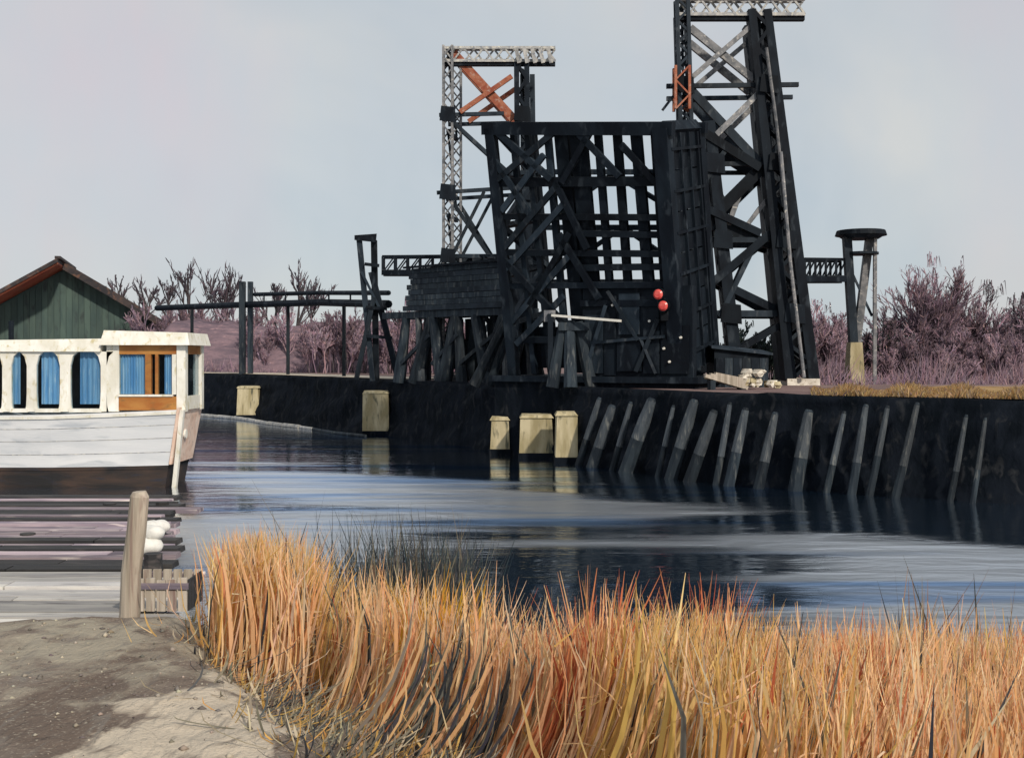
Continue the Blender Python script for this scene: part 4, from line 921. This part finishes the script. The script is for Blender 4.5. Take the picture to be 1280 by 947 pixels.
def bush(label, x, ytop, Y, wpx, n, seed, pal=MAUVE, group='bare mauve bushes on the far bank', lobes=5, name='bare_bush', tw=.055):
    rng = np.random.default_rng(seed); b = P(x, 470, Y); b.z = BH; h = EYE + (HY - ytop) / F * Y - BH; rx = wpx / F * Y / 2
    root = empty(name, b, label, 'bush', group)
    ns = 30; sx = rng.uniform(-1, 1, ns) * rx * .8; sy = rng.uniform(-1, 1, ns) * rx * .6
    p0 = np.stack([sx, sy, np.full(ns, -.05)], 1); d = np.stack([sx * .25 / rx + rng.normal(size=ns) * .16 + .05, sy * .2 / rx + rng.normal(size=ns) * .14, np.ones(ns)], 1); d /= np.linalg.norm(d, axis=1, keepdims=True)
    L = h * .92 * rng.uniform(.36, .88, ns) * (1 - .45 * (np.abs(sx) / rx) ** 2); L[np.argmin(np.abs(sx))] = h * .90; L[np.argsort(np.abs(sx))[1]] = h * .84
    A, B, Mm, Wd, ix = grow_twigs(rng, p0, d, L, np.full(ns, .10), [12, 9, 3], .38, .28, tw * .8 * Y / 62)
    B[:, 2] = np.minimum(B[:, 2], h * 1.05)
    tone = rng.uniform(.55, 1.4, ns)[ix]
    st = MB()
    for k in range(0, ns, 3): st.tube([b + Vector(p0[k]), b + Vector(p0[k] + d[k] * L[k] * .6)], [.07, .03], 5)
    st.build('stems', M['bark'], root)['kind'] = 'stuff'
    V, Fc, C = ribbons(A, B, Mm, Wd, pick(rng, pal, len(A)) * tone[:, None], facing=(0, 1, 0), rng=rng)
    mesh_np('crown', V, Fc, M['twig'], C, parent=root)
    return root
def bare_tree(label, x, ytop, Y, seed, lean=0, spread=.35, group='bare trees behind the pipe bridge', tuft=True):
    rng = np.random.default_rng(seed); r = random.Random(seed); b = P(x, 470, Y); b.z = BH; h = (EYE + (HY - ytop) / F * Y - BH) * .92
    root = empty('bare_tree', b, label, 'tree', group)
    st = MB(); topv = b + Vector((lean * h, 0, h * .90))
    tr = [b.lerp(topv, t) + Vector((r.uniform(-.2, .2), r.uniform(-.1, .1), 0)) * (t > 0) for t in (0, .25, .5, .75, 1)]
    st.tube([tr[0] - UZ * .1] + tr[1:], [.16 * h / 8, .13 * h / 8, .11 * h / 8, .08 * h / 8, .03], 6); st.build('trunk', M['bark'], root)
    nl = 8; lm = MB(); t = rng.uniform(.38, .92, nl); p0 = np.array([list(b.lerp(topv, float(q)) - b) for q in t])
    d = np.stack([rng.normal(size=nl) * spread * 1.9, rng.normal(size=nl) * spread * 1.2, rng.uniform(.7, 1.1, nl)], 1); d /= np.linalg.norm(d, axis=1, keepdims=True)
    L = h * (1.08 - t) * rng.uniform(.55, .95, nl)
    for k in range(nl): lm.tube([b + Vector(p0[k]), b + Vector(p0[k] + d[k] * L[k] * .55) + Vector((0, 0, -.08)), b + Vector(p0[k] + d[k] * L[k] * .95)], [.07 * h / 8, .05 * h / 8, .02], 5)
    lm.build('limbs', M['bark'], root)
    A, B, Mm, Wd, ix = grow_twigs(rng, p0, d, L, np.full(nl, .09), [6, 4], .30, .32, .10)
    V, Fc, C = ribbons(A, B, Mm, Wd, pick(rng, DUSK, len(A)), facing=(0, 1, 0), rng=rng)
    mesh_np('crown', V, Fc, M['twig'], C, parent=root)
TREES = [(152, 332, -.03, .30, 'leftmost bare tree, rising just right of the green house roof'), (182, 345, .05, .22, 'small forked bare tree, second from the green house'),
         (208, 338, .02, .24, 'upright bare tree, third from the green house'), (236, 318, .0, .25, 'tallest bare tree with a straight dark trunk in the left row'),
         (262, 322, .22, .30, 'bare tree leaning far to the right beside the tallest one'), (288, 345, -.04, .22, 'short bare tree just left of the double post'),
         (340, 338, .06, .20, 'thin bare tree right of the double post, leaning slightly'), (362, 334, .16, .24, 'forked bare tree standing highest above the upper pipe'), (388, 352, 0, .18, 'little bare sapling at the right end of the left row')]
for i, (x, yt, ln, spd, lab) in enumerate(TREES): bare_tree(lab, x, yt, 118 + (i % 3) * 4, 40 + i, ln, spd)
LB = [(196, 392, 112, 90, 'mauve bush at the right eave of the green house'), (250, 386, 110, 110, 'broad mauve bush under the tallest bare tree'), (312, 390, 106, 90, 'mauve bush behind the double post'),
      (366, 394, 100, 110, 'wide mauve bush under the pipes, second from the thin post tower'), (428, 392, 94, 100, 'mauve bush just left of the thin post tower'), (150, 392, 124, 80, 'dull bush half hidden by the green house roof'),
      (498, 392, 90, 80, 'pinkish bush seen between the thin post tower and the trestle legs'), (556, 398, 88, 70, 'pinkish bush seen through the trestle legs under the shed')]
for i, (x, yt, Y, wp, lab) in enumerate(LB): bush(lab, x, yt, Y, wp, 3600, 70 + i, tw=.05, group='bare bushes behind the left bank')
RB = [(1022, 384, 64, 60, 2600, 'reddish bush between the leaning leg and the disc-capped tower', MAUVE), (1058, 394, 66, 60, 2600, 'grey-mauve bush behind the disc-capped tower', MAUVE), (1104, 404, 65, 60, 2800, 'bluish-topped bush just right of the disc-capped tower', MAUVE + GREEN[:2]),
      (1150, 342, 68, 46, 3400, 'tallest mauve bush with a tufted top on the right bank', MAUVE), (1192, 412, 62, 60, 3000, 'low mauve bush between the tallest bush and the leaning tuft', MAUVE), (1218, 374, 70, 34, 2400, 'slender bush with a dark leaning tip on the right', MAUVE + DUSK[:2]),
      (1244, 420, 60, 90, 3000, 'broad low pinkish bush near the right frame edge', MAUVE), (1266, 386, 71, 30, 2400, 'dark twin-tipped bush at the right frame edge', DUSK + MAUVE[:2]), (1130, 424, 60, 80, 2600, 'low bush at the foot of the tallest one', MAUVE), (1180, 432, 58, 80, 2600, 'low rounded bush at the edge of the ochre verge', MAUVE),
      (1310, 400, 64, 100, 2600, 'bush cut by the right frame edge', MAUVE)]
for i, (x, yt, Y, wp, n, lab, pal) in enumerate(RB): bush(lab, x, yt, Y, wp, n, 170 + i, pal=pal, group='bare bushes on the right bank', tw=.05)
for i, (x, yt, Y, wp, lab) in enumerate(((925, 412, 62, 80, 'dark green bush behind the foot of the near lattice tower'), (965, 420, 63, 60, 'dark green bush close to the foot of the leaning leg'))):
    bush(lab, x, yt, Y, wp, 3400, 270 + i, pal=GREEN, group='dark bushes under the near tower', tw=.07)
# scrub filling the ground between bushes: nobody could count it
rng = np.random.default_rng(5); n = 40000
px = rng.uniform(120, 1420, n); Yd = rng.uniform(0, 1, n) ** .8
keep = ~((px > 560) & (px < 985)); px = px[keep]; Yd = Yd[keep]; n = len(px)
Y0 = np.where(px < 600, 96, 54); Yv = Y0 + Yd * np.where(px < 600, 26, 22)
p0 = np.stack([(px - CX) / F * Yv, Yv, np.full(n, BH - .02)], 1)
g = np.stack([rng.normal(size=n) * .3 + .1, rng.normal(size=n) * .2, rng.uniform(.5, 1, n)], 1) * (rng.uniform(.3, 1.35, n) * (1 + .5 * np.sin(px * .05)))[:, None]
V, Fc, C = ribbons(p0, p0 + g, p0 + g * .5, rng.uniform(.03, .07, n) * Yv / 70, pick(rng, MAUVE, n), facing=(0, 1, 0), rng=rng)
tag(mesh_np('scrub', V, Fc, M['twig'], C), 'low mauve scrub covering the ground between the bare bushes', 'scrub', kind='stuff')
# ochre grass on the verge
n = 16000; px = rng.uniform(1015, 1420, n); bi = [bank_at(x_) for x_ in np.linspace(1000, 1440, 60)]; bxs = np.interp(px, np.linspace(1000, 1440, 60), [b.x for b in bi]); bys = np.interp(px, np.linspace(1000, 1440, 60), [b.y for b in bi])
dd = .9 + rng.random(n) * (5 + 10 * np.clip(.5 + .5 * np.sin(px * .021 + 1), 0, 1)) * np.clip((1300 - px) / 160, .25, 1); s_ = (bxs) / bys; Yv = bys + dd; p0 = np.stack([s_ * Yv, Yv, np.full(n, BH + .03)], 1)
g = np.stack([rng.normal(size=n) * .3, rng.normal(size=n) * .3, rng.uniform(.4, 1, n)], 1) * (rng.uniform(.10, .40, n) * (.7 + .4 * np.sin(px * .09)))[:, None]
V, Fc, C = ribbons(p0, p0 + g, p0 + g * .55, rng.uniform(.02, .06, n), pick(rng, [(.40, .26, .11), (.33, .20, .085), (.46, .33, .17), (.24, .16, .085), (.26, .19, .15)], n), facing=(0, 1, 0), rng=rng)
tag(mesh_np('verge_grass', V, Fc, M['blade'], C), 'short ochre grass along the top of the right bank', 'grass', kind='stuff')

# ------------------------------------------------------------------ the reed bed in front
def blades(base, h, leanx, leany, wid, cols, rng, rows=5, curl=1.0):
    n = len(base); t = np.linspace(0, 1, rows)[None, :, None]
    hx = (1 - (1 - t) ** 2.2)                                    # leaning first, then turning upright
    off = np.concatenate([hx * leanx[:, None, None], hx * leany[:, None, None], t * h[:, None, None]], 2)
    tipb = (t ** 3) * np.concatenate([rng.normal(size=(n, 1, 1)) * .10, rng.normal(size=(n, 1, 1)) * .08, np.zeros((n, 1, 1))], 2) * curl * h[:, None, None]
    ctr = base[:, None, :] + off + tipb
    a = rng.normal(size=n) * .8; sd_ = np.stack([np.cos(a), np.sin(a), np.zeros(n)], 1)[:, None, :]
    prof = np.array([.75, 1.0, .95, .7, .08])[None, :, None] if rows == 5 else np.linspace(1, .1, rows)[None, :, None]
    w_ = wid[:, None, None] * prof * .5
    V = np.stack([ctr - sd_ * w_, ctr + sd_ * w_], 2).reshape(-1, 3)
    o = np.arange(n)[:, None] * rows * 2
    Fc = np.concatenate([o + np.array([[2 * k, 2 * k + 1, 2 * k + 3, 2 * k + 2]]) for k in range(rows - 1)], 0)
    C = np.repeat(np.concatenate([cols, np.ones((n, 1))], 1), rows * 2, 0)
    return V, Fc, C
def zs_of(xs, ys): return np.array([near_z(float(a), float(b)) for a, b in zip(xs, ys)])
rng = np.random.default_rng(11)
PEACH = [(.82, .50, .26), (.86, .56, .32), (.80, .44, .22), (.84, .60, .36), (.80, .53, .26), (.87, .64, .42)]
OCHRE = [(.70, .44, .15), (.64, .38, .12), (.74, .51, .22), (.66, .46, .22)]
REDS = [(.60, .22, .10), (.52, .14, .07), (.70, .32, .16)]
SLATE = [(.10, .11, .12), (.06, .065, .075), (.16, .16, .14), (.22, .20, .15), (.035, .04, .05)]
CREAM = [(.70, .60, .42), (.66, .56, .40)]
def edge_shift(x): return .18 * np.sin(x * 2.1) + .1 * np.sin(x * 5.3)
N0 = 130000
X = rng.uniform(-4.4, 9.5, N0); Yr = 4.5 + (rng.random(N0) ** .85) * 8.6
S = np.array([side_of_path(a, b) for a, b in zip(X, Yr)])
dens = np.clip((S - np.where(Yr > 8.8, .10, .62)) / .4, 0, 1); inview = np.abs(X) < Yr * .47 + .6
waterend = 12.1 + edge_shift(X) + np.where(X < -.3, .9, 0) 
gapm = np.exp(-((X - (-.95)) / .33) ** 2)
ok = (rng.random(N0) < dens) & inview & (Yr < waterend - gapm * 1.6)
X, Yr, S = X[ok], Yr[ok], S[ok]; n = len(X); Z = zs_of(X, Yr)
cl = np.array([noise.noise((a * .9, b * .7, 4.0)) for a, b in zip(X, Yr)]); cl2 = np.array([noise.noise((a * 2.6, b * .8, 11.0)) for a, b in zip(X, Yr)])
h = 1.15 + .34 * np.clip(1 - (X + 2.4) / 2.4, 0, 1) + .12 * cl + rng.normal(size=n) * .07 + .06 * np.clip((Yr - 8) / 4, 0, 1)
h *= np.clip(.45 + S * .75, .5, 1.0); h = np.clip(h, .25, 2.3)
lx = np.where(X < -1.6, .08, .34) * h * (1 + .35 * cl2) + rng.normal(size=n) * .07; ly = rng.normal(size=n) * .06
cols = np.where((cl2 > .30)[:, None] & (Yr < 10.5)[:, None] & (rng.random(n) < .5)[:, None], pick(rng, REDS, n), np.where((cl > .15)[:, None] & (rng.random(n) < .7)[:, None], pick(rng, OCHRE, n), pick(rng, PEACH, n)))
u = rng.random(n)
cols = np.where((u < .05)[:, None], pick(rng, SLATE, n), np.where((u > .95)[:, None], pick(rng, CREAM, n), np.where(((u > .86) & (u < .90))[:, None], pick(rng, REDS, n), cols)))
greyz = np.exp(-((X - .05) / .55) ** 2) * np.clip((Yr - 9.3) / 1.5, 0, 1)
cols = np.where((rng.random(n) < greyz * .62)[:, None], pick(rng, [(.28, .24, .17), (.20, .20, .17), (.36, .30, .2)], n), cols)
brk = rng.random(n) < .07; lx = np.where(brk, lx + rng.normal(size=n) * .45, lx); ly = np.where(brk, ly + rng.normal(size=n) * .3, ly); h = np.where(brk, h * rng.uniform(.35, .9, n), h)
V, Fc, C = blades(np.stack([X, Yr, Z - .03], 1), h, lx, ly, np.where(rng.random(n) < .68, rng.uniform(.006, .016, n), rng.uniform(.016, .034, n)), cols, rng)
sel = rng.integers(0, n, 30000); q0 = np.stack([X[sel] + lx[sel] * .6, Yr[sel], Z[sel] + h[sel] * rng.uniform(.1, .8, len(sel))], 1); gg = np.stack([rng.normal(size=len(sel)) * .5 + .3, rng.normal(size=len(sel)) * .3, rng.normal(size=len(sel)) * .35 + .45], 1) * rng.uniform(.10, .34, len(sel))[:, None]   # broken leaves and chaff caught in the stems
V2, F2, C2 = ribbons(q0, q0 + gg, q0 + gg * .5 + rng.normal(size=q0.shape) * .012, rng.uniform(.004, .014, len(sel)), pick(rng, PEACH + CREAM + OCHRE, len(sel)), rng=rng)
V = np.concatenate([V, V2]); Fc = np.concatenate([Fc, F2 + (len(V) - len(V2))]); C = np.concatenate([C, C2])
tag(mesh_np('reed_bed', V, Fc, M['blade'], C), 'dense bed of dry orange and straw coloured reeds on the near bank', 'reeds', kind='stuff')
# dark slate sedges at the water's edge, and low litter along the path
n = 5200; X = np.concatenate([rng.normal(size=n // 3) * .33 - .95, rng.uniform(-1.6, 5.2, n - n // 3)]); Yr = np.where(X < -.2, rng.uniform(10.3, 13.0, n), rng.uniform(11.5, 12.9, n)); Z = np.maximum(zs_of(X, Yr), -.15)
h = np.where(X < -.3, rng.uniform(1.7, 2.6, n), np.where(X < 1.2, rng.uniform(1.0, 1.65, n), rng.uniform(.5, .95, n)))
V, Fc, C = blades(np.stack([X, Yr, Z - .03], 1), h, rng.normal(size=n) * .08, rng.normal(size=n) * .06, rng.uniform(.010, .024, n), pick(rng, SLATE + [(.05, .075, .085)] * 2, n), rng)
tag(mesh_np('sedge', V, Fc, M['blade'], C), 'dark slate sedge standing at the water edge behind the reeds', 'sedge', kind='stuff')
n = 5200; tt = rng.uniform(0, 1, n); X = -3.2 + tt * 3.0 + rng.normal(size=n) * .10; Yr = 11.0 - tt * 7.4; ss = rng.normal(size=n) * .26 + .62; X = X + ss * .92 - .05; Yr = Yr + ss * .38
Z = zs_of(X, Yr); keep = np.array([side_of_path(a, b) for a, b in zip(X, Yr)]) > -.35; X, Yr, Z = X[keep], Yr[keep], Z[keep]; n = len(X)
h = rng.uniform(.05, .26, n); V, Fc, C = blades(np.stack([X, Yr, Z - .02], 1), h, rng.normal(size=n) * .2 + .14, rng.normal(size=n) * .16 - .05, rng.uniform(.007, .02, n), pick(rng, SLATE[:4] + CREAM + OCHRE[:2] + [(.3, .26, .2)] * 2, n), rng)
tag(mesh_np('path_grass', V, Fc, M['blade'], C), 'short dry and slate grass along the edge of the sandy bank', 'grass', kind='stuff')
# clumps that stand out
def clump(label, x, y, n, h0, h1, pal, seed, leanx=.3, spread=.12, wid=(.012, .03), name='reed_clump', fan=0):
    rg = np.random.default_rng(seed); z = near_z(x, y)
    bx = x + rg.normal(size=n) * spread; by = y + rg.normal(size=n) * spread * .6
    B_ = np.stack([bx, by, np.array([near_z(float(a), float(b)) for a, b in zip(bx, by)]) - .04], 1)
    hh = rg.uniform(h0, h1, n); V, Fc, C = blades(B_, hh, leanx * hh + rg.normal(size=n) * fan, rg.normal(size=n) * .05, rg.uniform(*wid, n), pick(rg, pal, n), rg)
    o = mesh_np(name, V, Fc, M['blade'], C, org=(x, y, z)); tag(o, label, 'reeds', 'reed clumps that stand out of the bed'); return o
clump('tall dark fan of slate and brown reeds rising above the bed at right', 2.55, 8.1, 60, 1.15, 1.8, SLATE[:4] + [(.34, .2, .12)] * 2, 3, leanx=.24, spread=.07, fan=.16)
clump('deep red clump in the middle of the reed bed',   .78, 7.3, 120, 1.1, 1.6, REDS, 4, leanx=.34, spread=.10)
clump('long red streak of reeds nearest the viewer, left of the deep red clump', -.02, 6.2, 110, 1.0, 1.4, REDS + PEACH[:1], 5, leanx=.4, spread=.09)
clump('bright yellow clump of reeds near the dark sedge gap', -.80, 7.8, 130, 1.1, 1.55, [(.70, .40, .04), (.66, .36, .05)], 6, leanx=.26, spread=.10)
clump('black and slate clump low beside the sandy bank edge', -.62, 6.5, 70, .5, .95, SLATE + PEACH[:2], 8, leanx=.5, spread=.16)
clump('red clump standing at the right end of the bed', 3.1, 8.3, 90, 1.05, 1.45, REDS + PEACH[:2], 9, leanx=.1, spread=.10)
clump('lone dark curved reeds at the right frame edge', 3.55, 8.3, 26, 1.0, 1.45, SLATE[:2] + [(.15, .08, .05)], 10, leanx=.14, spread=.05)
# short dark stakes at the right
for k in range(7):
    x = 4.06 + k * .085 + RND.uniform(-.01, .01); y = 9.6; z = near_z(x, y)
    o = MB().tube([(x - .02, y, z - .1), (x, y, z + .8), (x + .015, y, z + 1.30 + RND.uniform(-.05, .05))], [.014, .013, .007], 6).build('reed_stalk', M['timber_dark'])
    tag(o, '%s of seven cut dark stalks standing in a row at the right of the reeds' % ORD[k], 'stalk', 'row of cut stalks')

# loose grit and small stones trodden into the sandy shelf
rg = np.random.default_rng(21); n = 900; xs = rg.uniform(-5, -.2, n); ys = rg.uniform(4.2, 10.2, n); kp = np.array([side_of_path(a, b) for a, b in zip(xs, ys)]) < .5; xs, ys = xs[kp], ys[kp]; n = len(xs)
r0 = .006 + .022 * rg.random(n) ** 3; ctr = np.stack([xs, ys, zs_of(xs, ys) + r0 * .2], 1)
oc = np.array([(1, 0, 0), (0, 1, 0), (-1, 0, 0), (0, -1, 0), (0, 0, .7), (0, 0, -.7)], float)
V = (ctr[:, None, :] + oc[None] * r0[:, None, None] * rg.uniform(.6, 1.4, (n, 6, 1))).reshape(-1, 3)
tri = np.array([(0, 1, 4), (1, 2, 4), (2, 3, 4), (3, 0, 4), (1, 0, 5), (2, 1, 5), (3, 2, 5), (0, 3, 5)])
Fc = (np.arange(n)[:, None, None] * 6 + tri[None]).reshape(-1, 3); C = np.repeat(np.concatenate([pick(rg, [(.30, .26, .21), (.42, .37, .30), (.16, .14, .13)], n), np.ones((n, 1))], 1), 6, 0)
tag(mesh_np('grit', V, Fc, M['twig'], C), 'loose grit and small stones scattered over the sandy bank', 'grit', kind='stuff')
